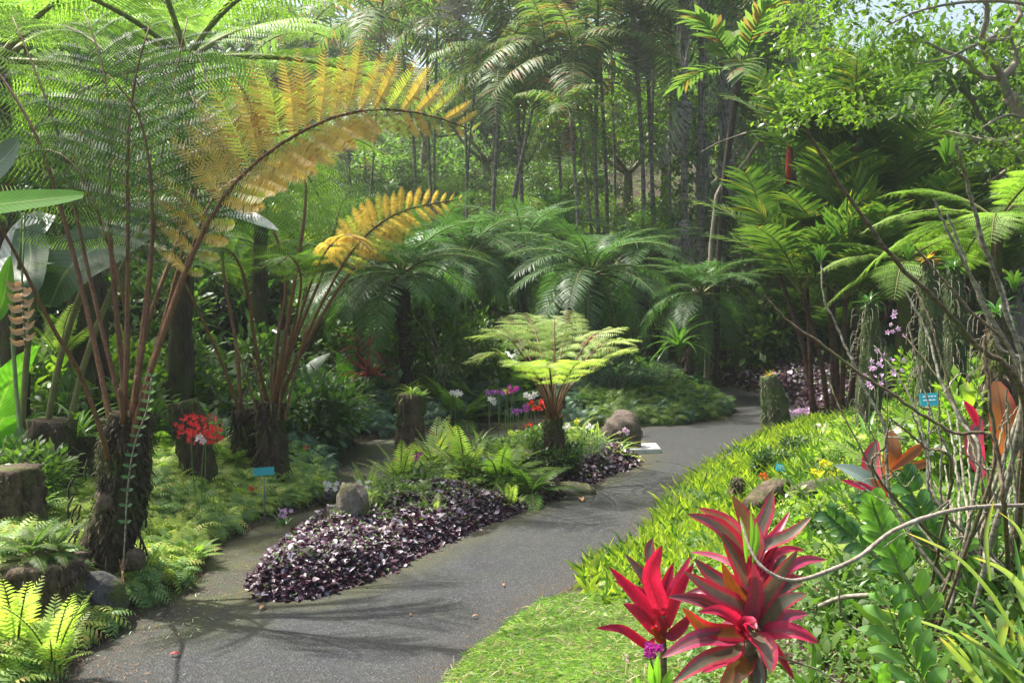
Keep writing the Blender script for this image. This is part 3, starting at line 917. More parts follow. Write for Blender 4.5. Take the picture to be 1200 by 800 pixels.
# --- the small bright one in the island
C0 = GH(648, 560)
yc = C0[1]
tfC = thing('tree_fern', C0, 'small tree fern with a flat lime green crown in the middle of the island bed', 'tree fern', 'tree ferns')
b = B()
trunk(b, [C0 + (0, 0, -.1), W(650, 520, yc), W(648, 490, yc)], [.12, .09, .07], k=18)
rootlets(b, C0, .4, .15, 30)
b.obj('trunk', M['trunk_dark'], tfC, C0)
fuzz(tfC, C0, [C0, W(650, 520, yc), W(648, 490, yc)], [.12, .09, .07], 900, L=.035, moss='cover_green')
def frc(tipx, tipy, dy, midx, midy, pl=.26, npr=13, side=None):
    s = W(648, 486, yc) + np.array([(tipx - 648) * .0003, dy * .04, 0])
    m1 = s * .72 + W(midx, midy, yc + dy * .5) * .28 + np.array([0, 0, .10])
    return ([s, m1, W(midx, midy, yc + dy * .55), W((midx + tipx) / 2, (midy + tipy) / 2 - 4, yc + dy * .8), W(tipx, tipy, yc + dy)], .008, .33, pl * 1.05, npr, 'lime', side, 0)
frC = [frc(543, 396, .25, 598, 398), frc(541, 426, -.2, 592, 416), frc(752, 398, .35, 700, 408), frc(748, 409, -.15, 704, 424),
       frc(612, 366, 1.0, 628, 392, .30), frc(668, 362, 1.1, 660, 396, .28), frc(735, 383, .7, 690, 398, .24), frc(565, 385, .8, 606, 396, .26),
       frc(650, 372, .35, 650, 412, .2), frc(640, 430, -.75, 644, 432, .26), frc(690, 424, -.6, 672, 430, .24), frc(600, 428, -.6, 622, 430, .25), frc(590, 372, 1.1, 618, 394, .26)]
for pts, r0, pet, pl, npr, key, side, skew in frC:
    tree_fern_frond(tfC, C0, pts, r0, pet, pl, npr, key, side, lift=0.18)
b = B()
for i in range(26):
    a = random.uniform(0, 2 * pi)
    p = W(648, 500, yc)
    q = p + np.array([math.cos(a) * .10, math.sin(a) * .10, random.uniform(.08, .2)])
    b.tube(spline([p + (math.cos(a) * .06, math.sin(a) * .06, -.05), (p + q) / 2, q], 4), .009, k=5, cap=False)
kind(b.obj('stalk_stub', M['petiole'], tfC, C0), 'stuff')

# --- tree ferns further back, whole fronds as parts
def frond_set(mats, L, npair, plen, arch, tplkw, n=3, **kw):
    return [fern_frond(L, npair, plen, pinna_tpl(**tplkw), arch * (0.8 + 0.2 * i), **kw).mesh('fern_frond', mats) for i in range(n)]
FRL = frond_set([M['fern_light'], M['petiole_green']], 2.1, 20, 0.62, 0.42, dict(npair=18, plen=0.17, pw=0.03, droop=.25, comb=.4))
FRM = frond_set([M['fern_mid'], M['petiole_green']], 1.6, 16, 0.42, 0.42, dict(npair=13, plen=0.18, pw=0.036, droop=.25, comb=.35))

def tree_fern(base, h, lean, n, meshes, s, label, e0=62, e1=-12, grp='tree ferns further back', rt=.09, az0=0):
    base = np.asarray(base, float)
    t = thing('tree_fern', base, label, 'tree fern', grp)
    b = B()
    top = base + np.array([lean[0], lean[1], h])
    trunk(b, [base + (0, 0, -.1), base * .5 + top * .5 + np.array([lean[0] * .1, 0, 0]), top], [rt * 1.4, rt, rt * .9], k=12)
    b.obj('trunk', M['trunk_dark'], t, base)
    for i in range(n):
        a = az0 + i * 2.39996 + random.uniform(-.2, .2)
        e = math.radians(e0 + (e1 - e0) * (i + .5) / n + random.uniform(-6, 6))
        d = np.array([math.cos(a) * math.cos(e), math.sin(a) * math.cos(e), math.sin(e)])
        up = np.array([-math.cos(a) * math.sin(e), -math.sin(a) * math.sin(e), math.cos(e)])
        part('frond', random.choice(meshes), t, basis(top - base, d, up, s * random.uniform(.85, 1.1)))
    return t

def gz(p):
    return np.array([p[0], p[1], Hs(p[0], p[1])])
tree_fern(gz(W(205, 400, 9.6)), 3.7, (.1, .2), 11, FRL, 1.15, 'tall tree fern with bright yellow green fronds above the dark tree fern crown', 65, -5)
tree_fern(gz(W(20, 400, 8.6)), 3.5, (-.2, .2), 10, FRL, 1.15, 'tall bright tree fern with its fronds hanging into the upper left corner', 60, -10)
tree_fern(gz(W(300, 400, 12.0)), 3.3, (.1, 0), 13, FRL, .85, 'slim light green tree fern standing behind the arch of the golden frond', 60, -10)
tree_fern(gz(W(110, 400, 13.5)), 4.2, (0, 0), 13, FRL, 1.1, 'light green tree fern far behind the thick mossy fern trunk', 55, -15)
tree_fern(gz(W(1165, 400, 8.6)), 1.65, (0, 0), 12, FRL, .55, 'tree fern with pale spreading fronds behind the jointed orchid canes', 45, -8, rt=.05)
tree_fern(gz(W(1060, 400, 11.0)), 1.7, (0, 0), 10, FRL, .55, 'low pale green tree fern behind the tall mossy posts', 45, -15)
tree_fern(gz(W(845, 400, 17.5)), .95, (0, 0), 9, FRL, .5, 'small white green tree fern beside the leaning date palm at the bend', 30, -20)
tree_fern(gz(W(760, 400, 19)), 1.3, (0, 0), 9, FRL, .6, 'small tree fern in the shade behind the date palms', 30, -20)

# ------------------------------------------------------------------ date palms in a row across the middle
DPM = [palm_frond(1.32, 64, .33, .016, a, .14, .35, .35, .7, 3).mesh('date_palm_frond', [M['palm_blue'], M['petiole_green']]) for a in (.45, .6, .75)]

def palm_crown(t, org, top, n, meshes, s, e0, e1, az0=0.0, name='frond', jit=8):
    for i in range(n):
        a = az0 + i * 2.39996 + random.uniform(-.15, .15)
        e = math.radians(e0 + (e1 - e0) * ((i + .5) / n) ** .9 + random.uniform(-jit, jit))
        d = np.array([math.cos(a) * math.cos(e), math.sin(a) * math.cos(e), math.sin(e)])
        up = np.array([-math.cos(a) * math.sin(e), -math.sin(a) * math.sin(e), math.cos(e)])
        part(name, random.choice(meshes), t, basis(top - org, d, up, s * random.uniform(.88, 1.1)))

def date_palm(px, pyc, Y, s, label, lean=(0, 0), n=30):
    s *= .92
    top = W(px, pyc, Y)
    base = gz(top - np.array([lean[0], lean[1], 0]))
    t = thing('date_palm', base, label, 'palm', 'low feathery date palms')
    b = B()
    trunk(b, [base + (0, 0, -.1), (base + top) / 2 + np.array([lean[0] * .1, 0, 0]), top], [.085, .07, .10], k=14, rough=.12, rk=7)
    b.obj('trunk', M['palm_trunk_dark'], t, base)
    fuzz(t, base, [base, top], [.09, .085], 500, 'palm_trunk_dark', .09)
    palm_crown(t, base, top, n, DPM, s, 80, -20, random.uniform(0, 6), jit=12)
    return t
date_palm(693, 322, 13.5, 1.0, 'feathery date palm standing right behind the lime green tree fern')
date_palm(822, 345, 15.0, .85, 'feathery date palm leaning over the path bend', (.25, 0), 28)
date_palm(470, 322, 13.0, 1.05, 'date palm with thick dark trunk beside the red leaved plant', (-.1, 0))
date_palm(548, 300, 15.5, 1.0, 'date palm on a thin trunk behind the lower golden frond tip')
date_palm(612, 292, 16.5, 1.05, 'date palm between two others, straight above the lime fern')
date_palm(512, 300, 17.5, 1.1, 'shaded date palm in the back of the row, beside the tall slender trunks')
date_palm(420, 322, 14.5, 1.0, 'date palm partly hidden by the double trunked tree fern')
date_palm(755, 305, 17.0, 1.0, 'date palm in the back between the two sunlit date palms')
date_palm(655, 282, 19.0, 1.1, 'farthest date palm, just showing above the others', n=22)

# ------------------------------------------------------------------ tall slender palms
TPM = [palm_frond(1.9, 34, .55, .05, a, .16, .55, .2, .45, 3).mesh('palm_frond', [M['palm_leaf'], M['petiole_green']]) for a in (.5, .75, 1.0)]
TPD = [palm_frond(1.7, 26, .6, .05, 1.1, .1, .9, -.3, .4, 3, rag=.25).mesh('dead_palm_frond', [M['dead_grey'], M['dead_grey']]) for _ in range(2)]
DRD = [palm_frond(1.3, 26, .4, .05, 1.0, .1, .7, -.2, .5, 3, rag=.2).mesh('brown_palm_frond', [M['dead_red'], M['dead_red']])]
TALL = []
def slender_palm(px, Y, pyt, leanpx=0, s=1.0, r=.055, n=9, dead=1, kind_=0, pxmid=None):
    top = W(px, pyt, Y)
    bx = (px + leanpx - 600) / F * Y
    base = gz(np.array([bx, Y, 0]))
    t = thing('slender_palm', base, '', 'palm', 'tall slender palms')
    b = B()
    mid = (base + top) / 2 + np.array([random.uniform(-.12, .12), 0, 0]) * 2
    trunk(b, [base + (0, 0, -.2), base * .75 + mid * .25 + 0, mid, top], [r * 1.25, r, r * .9, r * .85], k=8, rough=.03, ridges=0, n=14)
    b.obj('trunk', M['palm_trunk'], t, base)
    palm_crown(t, base, top, n, TPM, s, 80, -5, random.uniform(0, 6))
    for i in range(dead):
        a = random.uniform(0, 2 * pi)
        e = -.9
        d = np.array([math.cos(a) * math.cos(e), math.sin(a) * math.cos(e), math.sin(e)])
        up = np.array([-math.cos(a) * math.sin(e), -math.sin(a) * math.sin(e), math.cos(e)])
        part('dead_frond', random.choice(TPD + DRD), t, basis(top - base + np.array([0, 0, -.1]), d, up, s * .9))
    TALL.append(t)
    return t
for a in [(447, 24, 20, -30, 1.1), (470, 27, 45, 12), (500, 25, -10, 14, 1.2), (512, 22, 30, 5, .8), (535, 21, -40, 8, 1), (560, 24, 55, -22, .9), (588, 20, 78, -8, .85),
          (590, 22.5, -20, -5, 1.1), (604, 20, 88, -2, .7), (625, 24, 20, -38, 1.0), (640, 19, 60, -70, .75), (668, 22, -40, 15, 1.0), (672, 18.5, 75, 38, .8),
          (682, 20, -60, 30, 1.0), (700, 19, 40, 25, .85), (693, 21, -80, 22, 1.1), (716, 26, 60, 0, .9), (742, 19, 15, 2, .8), (757, 20, 35, 2, .9), (770, 24, -30, 8, 1.1),
          (786, 22, 30, -4, .9), (668, 17.5, 130, 0, .5), (655, 23, 165, -2, .45), (390, 30, 60, 5, 1.2), (360, 28, 40, 2, 1.3), (322, 30, 75, 0, 1.0), (425, 33, 0, 8, 1.5),
          (900, 24, -20, 5, 1.1), (945, 22, -60, 0, 1.1), (408, 22, 150, -4, .6), (845, 26, -10, 3, 1)]:
    slender_palm(a[0], a[1], a[2], a[3], a[4] if len(a) > 4 else 1.0, r=random.uniform(.028, .045), dead=random.choice((0, 1, 1, 2)))
order(TALL, 'slender palm with a thin ringed trunk, {} from the left among the tall palms')
# the arching palm above the vine hung trunks, with one red brown frond
top = W(866, 88, 15.0)
base = gz(np.array([W(838, 400, 15.3)[0], 15.3, 0]))
t = thing('arching_palm', base, 'palm with thin curved trunk, upright blue green leaves and one drooping red brown frond', 'palm')
b = B()
trunk(b, [base + (0, 0, -.1), W(842, 300, 15.2), W(850, 200, 15.1), top], [.06, .04, .04, .06], k=10, rough=.03, ridges=0)
b.obj('trunk', M['palm_trunk_dark'], t, base)
APM = [palm_frond(1.25, 15, .42, .10, a, .25, .25, .25, .8, 3, blunt=True, taper=False).mesh('broad_palm_frond', [M['palm_leaf'], M['petiole_green']]) for a in (.2, .5)]
palm_crown(t, base, top, 9, APM, 1.0, 85, 15, .4)
d = nrm(np.array([.9, -.2, .35]))
part('dead_frond', DRD[0], t, basis(top - base, d, (-.3, 0, .95), .85))

# ------------------------------------------------------------------ clump of sealing wax palms on the right
SPM = [palm_frond(1.25, 30, .50, .042, a, .18, .22, .30, .6, 3, taper=True).mesh('sealing_palm_frond', [M['palm_yel'], M['petiole_green']]) for a in (.10, .22, .38)]
GPM = [palm_frond(.8, 22, .28, .03, .15, .1, .15, .3, 1.2, 3).mesh('golden_palm_frond', [M['palm_gold'], M['red_shaft']])]
def clump(cx, Y, stems, label, s=1.0):
    base = gz(W(cx, 400, Y))
    t = thing('clumping_palm', base, label, 'palm', 'clumping palms on the right')
    for (px, py, dY, k) in stems:
        top = W(px, py, Y + dY)
        foot = base + np.array([(top[0] - base[0]) * .3 + random.uniform(-.15, .15), dY * .5, 0])
        b = B()
        trunk(b, [foot + (0, 0, -.1), foot * .5 + top * .5 + np.array([(base[0] - top[0]) * .1, 0, 0]), top], [.035, .03, .028], k=7, rough=.02, ridges=0, n=8)
        b.obj('stem', M['seal_stem'], t, base)
        if k > 0:
            b = B()
            b.tube(spline([top + (0, 0, -.55), top], 4), [.04, .045, .04, .02], k=8)
            b.obj('crown_shaft', M['red_shaft'], t, base)
        palm_crown(t, base, top, 8 if k < 2 else 6, SPM, s * random.uniform(.8, 1.1), 86, 36, random.uniform(0, 6))
        if k == 2:
            part('young_frond', GPM[0], t, basis(top - base, (.02, 0, 1), (0, -1, 0), 1.1))
clump(985, 12.5, [(968, 290, 0, 0), (1010, 250, .5, 0), (940, 345, -.4, 0), (1002, 150, .2, 2), (925, 165, .3, 1), (1040, 240, .6, 1), (965, 220, .6, 0), (1025, 330, -.5, 0),
                  (905, 300, .5, 0), (1060, 310, .2, 0), (990, 350, -.8, 0)], 'large clump of sealing wax palms with dark red stems and one golden new leaf')
clump(960, 17, [(945, 395, 0, 0), (915, 350, .4, 0), (975, 400, -.5, 0), (890, 260, 1, 0), (940, 330, 1, 0)], 'lower clump of palms with long thin leaflets behind the far purple bed', .9)
clump(1120, 15, [(1100, 240, 0, 0), (1140, 290, .3, 0), (1080, 330, .2, 0), (1160, 340, 0, 0)], 'shaded clump of palms behind the tall mossy posts', .9)
clump(330, 16, [(330, 330, 0, 0), (370, 290, 1, 0), (290, 350, 0, 0), (395, 350, 0, 0)], 'shaded clump of palms behind the double trunked tree fern', 1.0)
# ------------------------------------------------------------------ broadleaf trees
def limb_tree(h, spread, nl, lean=0.0, depth=3, crown_r=.9, nleaf=5000, leaf=.11, seed=1, low=.35):
    """returns (trunk builder, leaf builder) for a tree of height h"""
    rs = np.random.default_rng(seed)
    tb = B()
    tips = []
    def grow(p, d, L, r, lev):
        q = p + d * L * .5 + rs.normal(0, .06 * L, 3)
        e = p + d * L + rs.normal(0, .10 * L, 3)
        tb.tube(spline([p, q, e], 5), np.linspace(r, r * .62, 5), k=7 if lev > 1 else 5, cap=False)
        if lev == 0:
            tips.append(e)
            return
        if lev < depth:
            tips.append((q + e) / 2)
        for _ in range(3 if lev > 1 else 2):
            nd = nrm(d * .7 + rs.normal(0, .65, 3) * [1, 1, .6] + [0, 0, .12])
            grow(e, nd, L * rs.uniform(.6, .8), r * .6, lev - 1)
    t0 = np.array([0, 0, 0.0])
    tt = np.array([lean, 0, h * low])
    tb.tube(spline([t0 - [0, 0, .2], (t0 + tt) / 2 + [rs.normal(0, .1), 0, 0], tt], 8), np.linspace(.035 * h, .022 * h, 8), k=10, rough=.05)
    for i in range(nl):
        a = i * 2.4 + rs.uniform(-.3, .3)
        grow(tt, nrm([math.cos(a) * spread, math.sin(a) * spread, rs.uniform(.5, 1.2)]), h * .26, .014 * h, depth)
    tips = np.array(tips)
    lb = B()
    per = max(1, nleaf // len(tips))
    C = np.repeat(tips, per, 0)
    off = rs.normal(0, 1, C.shape)
    off = off / np.linalg.norm(off, axis=1, keepdims=True) * rs.uniform(.15, 1, (len(C), 1)) ** .6
    big = rs.uniform(.6, 1.2, len(tips)).repeat(per)[:, None]
    P = C + off * np.array([1, 1, .55]) * crown_r * big
    D = nrm(off * [1, 1, .3] + rs.normal(0, .6, C.shape) + [0, 0, -.35])
    tp = strap_tpl(.48, 2, .2, 2, .1, 'oval')
    lb.scatter(tp, P, D, np.broadcast_to([0, 0, 1.0], P.shape) + rs.normal(0, .35, P.shape), leaf * rs.uniform(.6, 1.3, len(P)))
    return tb, lb

def limb_meshes(tag_, leafm, **kw):
    tb, lb = limb_tree(**kw)
    return tb.mesh('tree_trunk', M['grey_branch']), lb.mesh('tree_crown', leafm)

TREES = [limb_meshes('a', M['tree_leaf'], h=7, spread=1.0, nl=5, crown_r=.75, nleaf=9000, leaf=.17, seed=3),
         limb_meshes('b', M['tree_leaf_dark'], h=7, spread=1.2, nl=5, crown_r=.8, nleaf=9000, leaf=.18, seed=4, low=.25),
         limb_meshes('c', M['tree_leaf_bright'], h=7, spread=1.0, nl=4, crown_r=.7, nleaf=8000, leaf=.15, seed=5),
         limb_meshes('d', M['forest_leaf'], h=7, spread=1.3, nl=6, crown_r=.9, nleaf=9000, leaf=.20, seed=6, low=.2)]
BG = []
def tree(px, Y, s, k, dz=0, label='', grp='trees behind the palms'):
    base = gz(np.array([(px - 600) / F * Y, Y, 0])) + np.array([0, 0, dz])
    t = thing('broadleaf_tree', base, label, 'tree', grp)
    a = random.uniform(0, 6.28)
    m = Matrix.Rotation(a, 4, 'Z') @ Matrix.Diagonal((s, s, s * random.uniform(.9, 1.15), 1))
    part('trunk', TREES[k][0], t, m)
    part('crown', TREES[k][1], t, m)
    BG.append(t)
    return t
for a in [(-60, 17, 1.0, 1), (40, 20, .9, 2), (120, 23, 1.0, 2), (200, 20, .7, 2), (260, 27, .8, 2), (-120, 13, 1.0, 1), (345, 42, .5, 3), (430, 42, .6, 2), (500, 36, .9, 2),
          (570, 33, .75, 2), (620, 35, .9, 3), (680, 33, .85, 2), (735, 31, .8, 2), (780, 30, .9, 0), (830, 27, .9, 2), (880, 28, 1.3, 0), (915, 27, 1.1, 2), (960, 33, .8, 3),
          (1040, 36, .7, 0), (1130, 20, .85, 0), (1190, 18, .9, 1), (1075, 19, .5, 1), (1260, 15, 1.0, 0), (1010, 24, .55, 3), (1230, 24, 1.2, 2), (1110, 27, .6, 1),
          (870, 21, .65, 0), (720, 25, .45, 2), (560, 27, .45, 2), (640, 29, .5, 0), (160, 32, 1.6, 1), (60, 34, 1.7, 0), (1215, 31, 1.1, 1), (1340, 28, 1.6, 1), (-200, 24, 1.5, 1), (-40, 27, 1.5, 2), (1160, 24, .7, 2), (480, 28, .4, 0)]:
    tree(*a)
order(BG, 'leafy tree in the dense wall of green behind the palms, {} from the left')

# the tree with pale crooked limbs leaning in at the upper right
yt = 10.5
tb = gz(W(1290, 400, yt))
t = thing('broadleaf_tree', tb, 'tree with pale crooked limbs and small bright leaves reaching in at the upper right', 'tree')
b = B()
def br(pts, r0, r1, n=12):
    b.tube(spline([W(*p) for p in pts], n), np.linspace(r0, r1, n), k=8, rough=.05)
trunk(b, [tb + (0, 0, -.2), W(1260, 250, yt), W(1205, 140, yt), W(1182, 112, yt)], [.16, .12, .10, .075], k=12, rough=.05, ridges=0.03)
br([(1182, 114, yt), (1174, 92, yt), (1168, 80, yt - .1), (1150, 50, yt - .3), (1158, 10, yt - .4), (1130, -30, yt - .5)], .05, .02)
br([(1174, 92, yt), (1192, 70, yt + .1), (1180, 40, yt), (1196, 15, yt), (1170, -25, yt + .3)], .04, .018)
br([(1174, 92, yt), (1150, 90, yt), (1132, 70, yt - .2), (1105, 60, yt - .3), (1080, 48, yt - .5), (1050, 50, yt - .6)], .032, .010)
br([(1150, 50, yt - .3), (1170, 42, yt), (1215, 45, yt)], .022, .015)
br([(1190, 45, yt), (1150, 50, yt - .4), (1110, 68, yt - .6), (1070, 75, yt - .7)], .022, .008)
br([(1240, 30, yt), (1200, 5, yt - .4), (1140, 2, yt - .6), (1080, 12, yt - .8), (1040, 30, yt - .9)], .022, .008)
br([(1205, 140, yt), (1180, 135, yt - .3), (1150, 150, yt - .5)], .02, .006)
b.obj('trunk', M['grey_branch'], t, tb)
lb = B()
cl = []
for px in np.arange(925, 1290, 17):
    for py in np.arange(-150, 230, 17):
        gap = (math.hypot((px - 1000) / 38, (py - 75) / 20) < 1) or (math.hypot((px - 930) / 28, (py - 165) / 18) < 1) or (math.hypot((px - 1115) / 30, (py - 92) / 13) < 1) or (math.hypot((px - 1060) / 25, (py - 95) / 12) < 1)
        lower = py > 110 + 60 * math.sin(px * .021) and px < 1150
        if gap or (px > 1085 and 0 < py < 150 and random.random() < .6) or random.random() < .36 or (px < 1000 and py > 150) or lower:
            continue
        cl.append(W(px + random.uniform(-9, 9), py + random.uniform(-9, 9), yt + random.uniform(-1.2, 2.4)))
cl = np.array(cl)
C = np.repeat(cl, 42, 0)
P = C + sphere_dirs(len(C)) * R.uniform(.05, .34, (len(C), 1)) * [1, 1, .45]
lb.scatter(strap_tpl(.5, 2, .2, 2, .1, 'oval'), P, R.normal(0, 1, P.shape) * [1, 1, .5] + [0, 0, -.3], np.broadcast_to([0, 0, 1.0], P.shape) + R.normal(0, .35, P.shape), R.uniform(.05, .10, len(P)))
lb.obj('crown', M['tree_leaf_bright'], t, tb)

# vine hung trunks with curtains of dead fronds
VT = []
for (px, Y, pyt, r) in ((800, 18.0, -60, .075), (826, 18.8, -60, .09), (850, 19.5, -60, .07)):
    base = gz(np.array([(px - 600) / F * Y, Y, 0]))
    top = W(px + random.uniform(-5, 5), pyt, Y)
    t = thing('vine_hung_palm', base, '', 'palm', 'trunks hung with grey dead fronds')
    b = B()
    trunk(b, [base + (0, 0, -.2), (base + top) / 2 + (random.uniform(-.15, .15), 0, 0), top], [r, r * .8, r * .7], k=10, rough=.08)
    b.obj('trunk', M['palm_trunk'], t, base)
    for i in range(6):
        z = random.uniform(.4, 1.0)
        p = base * (1 - z) + top * z
        a = random.uniform(0, 2 * pi)
        d = np.array([math.cos(a) * .18, math.sin(a) * .18, -1])
        part('dead_frond', random.choice(TPD), t, basis(p - base + np.array([math.cos(a), math.sin(a), 0]) * .12, d, (math.cos(a), math.sin(a), .2), (random.uniform(.8, 1.3), .45, .45)))
    lb = B()
    n = 800
    zz = R.uniform(0, .95, n) ** 1.1
    P = base + (top - base) * zz[:, None] + sphere_dirs(n) * [1, 1, .4] * R.uniform(r, r + .16, (n, 1))
    lb.scatter(strap_tpl(.6, 2, .3, 2, .1, 'oval'), P, R.normal(0, 1, P.shape) + [0, 0, -.8], R.normal(0, 1, P.shape) + [0, -1, 1], R.uniform(.06, .14, n))
    kind(lb.obj('vine_leaves', M['tree_leaf_dark'], t, base), 'stuff')
    palm_crown(t, base, top - base + base, 9, TPM, 1.0, 80, 0)
    VT.append(t)
order(VT, 'trunk wrapped in vines and grey hanging dead fronds, {} from the left of its kind')
# bare forked branch in front of them
p0 = gz(W(828, 400, 15.5))
t = thing('bare_branch', p0, 'pale bare forked branch leaning in front of the vine hung trunks', 'branch')
b = B()
b.tube(spline([p0, W(838, 240, 15.2), W(870, 195, 15), W(893, 162, 14.8), (W(912, 158, 14.8))], 12), np.linspace(.05, .012, 12), k=7, rough=.04)
b.tube(spline([W(890, 166, 14.8), W(880, 155, 14.8), W(862, 160, 14.8), W(840, 168, 14.8), W(822, 178, 14.8)], 10), np.linspace(.016, .006, 10), k=6)
b.obj('branch', M['grey_branch'], t, p0)

# hillside wood: a mass nobody could count
fb = B()
n = 70000
X = R.uniform(-48, 52, n)
Yh = R.uniform(37, 66, n)
top = H(X, Yh) + 3.5 + 2.8 * wob(X, Yh, .35) + 1.6 * wob(X, Yh, .9)
top = np.maximum(top - 2.5 * sm(X / Yh, .22, .32) - 5.5 * np.exp(-((X + 8) / 5) ** 2), 2.5)
P = np.stack([X, Yh, top - R.uniform(0, 5.5, n) ** 1.0], 1)
fb.scatter(strap_tpl(.6, 1, .2, 2, .1, 'oval'), P, R.normal(0, 1, P.shape), R.normal(0, .6, P.shape) + [0, -.6, 1], R.uniform(.45, 1.0, n))
o = fb.obj('forest', M['forest_leaf'])
kind(o, 'stuff', 'dense green wood covering the hillside far behind the garden')

# side screens so that the garden is closed in beyond the frame too
# ------------------------------------------------------------------ shrubs and low plants
class Proto:
    """a plant made once: .mesh is the whole in one mesh, .parts the same plant as (name, mesh, matrix) children"""
    def __init__(s, mesh, parts):
        s.mesh, s.parts = mesh, parts

def shrub_mesh(r, n, leaf, mat, w=.5, squash=.8, prof='oval', droop=.2, seg=2):
    bs = B()
    for i in range(9):
        a = random.uniform(0, 2 * pi)
        e = np.array([math.cos(a) * r * .6, math.sin(a) * r * .6, r * squash * random.uniform(.8, 1.5)])
        bs.tube(spline([(0, 0, -.05), e * .5 + [0, 0, .1], e], 5), np.linspace(.014, .004, 5) * r * 1.6, k=4, cap=False)
    b = B()
    cc = sphere_dirs(26) * [r * .7, r * .7, r * .55 * squash] + [0, 0, r * squash * .8]
    C = cc[R.integers(0, 26, n)]
    off = sphere_dirs(n) * R.uniform(.3, 1, (n, 1))
    P = C + off * r * .34
    P[:, 2] = np.abs(P[:, 2])
    D = nrm(off + R.normal(0, .4, off.shape) + [0, 0, -.1] + P / r * .6)
    b.scatter(strap_tpl(w, seg, droop, 2, .15, prof), P, D, np.broadcast_to([0, 0, 1.0], P.shape) + R.normal(0, .25, P.shape), leaf * R.uniform(.6, 1.25, n))
    I4 = Matrix.Identity(4)
    return Proto(None, [('branches', bs.mesh('branches', M['grey_branch']), I4), ('foliage', b.mesh('foliage', mat), I4)])

def rosette_mesh(n, L, w, mats, droop=.6, e0=80, e1=10, seg=6, cross=3, fold=.3, prof='strap', base=.03):
    b = B()
    tp = strap_tpl(w / L, seg, droop, cross, fold, prof)
    a = np.arange(n) * 2.4 + R.uniform(-.3, .3, n)
    e = np.radians(np.linspace(e0, e1, n) + R.normal(0, 6, n))
    D = np.stack([np.cos(a) * np.cos(e), np.sin(a) * np.cos(e), np.sin(e)], 1)
    U = np.stack([-np.cos(a) * np.sin(e), -np.sin(a) * np.sin(e), np.cos(e)], 1)
    sc_ = L * R.uniform(.7, 1.1, n)
    b.scatter(tp, D * [base, base, 0], D, U, sc_)
    one = B()
    one.add(*tp)
    me = one.mesh('leaf', mats)
    return Proto(b.mesh('rosette', mats), [('leaf', me, basis(D[i] * [base, base, 0], D[i], U[i], sc_[i])) for i in range(n)])

def fern_clump_mesh(n, L, plen, npair, mats, e0=70, e1=12, arch=.5, tk=None):
    tp = strap_tpl(.24, 2, .25, 2, .1, 'lance') if tk is None else tk
    fb_ = [fern_frond(L, npair, plen, tp, arch * q, .15) for q in (.8, 1.0, 1.2)]
    fm = [f.mesh('fern_frond', mats) for f in fb_]
    b = B()
    parts = []
    for i in range(n):
        a = i * 2.4 + random.uniform(-.3, .3)
        e = math.radians(e0 + (e1 - e0) * (i + .5) / n + random.uniform(-6, 6))
        d = np.array([math.cos(a) * math.cos(e), math.sin(a) * math.cos(e), math.sin(e)])
        up = np.array([-math.cos(a) * math.sin(e), -math.sin(a) * math.sin(e), math.cos(e)])
        k = i % 3
        s_ = random.uniform(.75, 1.1)
        parts.append(('frond', fm[k], basis((0, 0, 0), d, up, s_)))
        Mx = np.stack([d, np.cross(up, d), up]) * s_
        k0 = b.n
        for V, Q, U, MI in zip(fb_[k].V, fb_[k].Q, fb_[k].U, fb_[k].M):
            b.V.append(V @ Mx)
            b.Q.append(Q + k0)
            b.U.append(U)
            b.M.append(MI)
        b.n += fb_[k].n
    return Proto(b.mesh('fern_clump', mats), parts)

SH = {'dark': [shrub_mesh(.6, 1500, .11, M['tree_leaf_dark']) for _ in range(2)],
      'mid': [shrub_mesh(.6, 1500, .10, M['tree_leaf']) for _ in range(2)],
      'bright': [shrub_mesh(.5, 1200, .09, M['tree_leaf_bright'])],
      'lace': [shrub_mesh(.6, 3600, .10, M['cover_blue'], w=.16, squash=.7, seg=1)],
      'long': [shrub_mesh(.6, 420, .34, M['glossy'], w=.16, prof='lance', droop=.5, seg=4)],
      'fine': [shrub_mesh(.45, 2200, .045, M['tree_leaf'])]}
RO = {'strap': [rosette_mesh(26, .55, .045, M['strap_green'], .7)],
      'bright': [rosette_mesh(22, .42, .045, M['strap'], .7)],
      'brom': [rosette_mesh(24, .4, .055, M['glossy'], .5)],
      'bromred': [rosette_mesh(20, .32, .05, M['dead_red'], .5)],
      'varieg': [rosette_mesh(22, .36, .035, M['varieg'], .6)],
      'croton': [rosette_mesh(22, .35, .07, M['croton'], .4)],
      'ti': [rosette_mesh(20, .5, .08, M['ti_dark'], .5, 80, 0)],
      'big': [rosette_mesh(11, .9, .30, M['broad_dark'], .5, 80, 15, 8, 3, .2, 'lance')],
      'bigb': [rosette_mesh(9, 1.1, .36, M['broad'], .45, 80, 25, 8, 3, .2, 'lance')]}
FC = {'green': [fern_clump_mesh(14, .6, .13, 20, [M['fern_mid'], M['petiole_green']])],
      'light': [fern_clump_mesh(14, .6, .13, 20, [M['fern_light'], M['petiole_green']], e1=20, arch=.35)],
      'lime': [fern_clump_mesh(11, .5, .10, 18, [M['fern_lime'], M['petiole_green']], e0=85, e1=45, arch=.28)]}

LOW = {}
def low(name, me, px, py, s, label, cat, grp=None, ground=None, sz=1.0):
    """one low plant with its leaves or fronds as children, standing where the pixel's sight line meets the ground"""
    p = GH(px, py) if ground is None else ground
    o = bpy.data.objects.new(name, None)
    o.empty_display_size = .1
    COL.objects.link(o)
    for pn, pm, mx in me.parts:
        part(pn, pm, o, mx)
    o.location = Vector([float(c) for c in p])
    o.rotation_euler = (0, 0, random.uniform(0, 6.28))
    o.scale = (s, s, s * sz)
    tag(o, label, cat, grp)
    LOW.setdefault(grp, []).append(o)
    return o

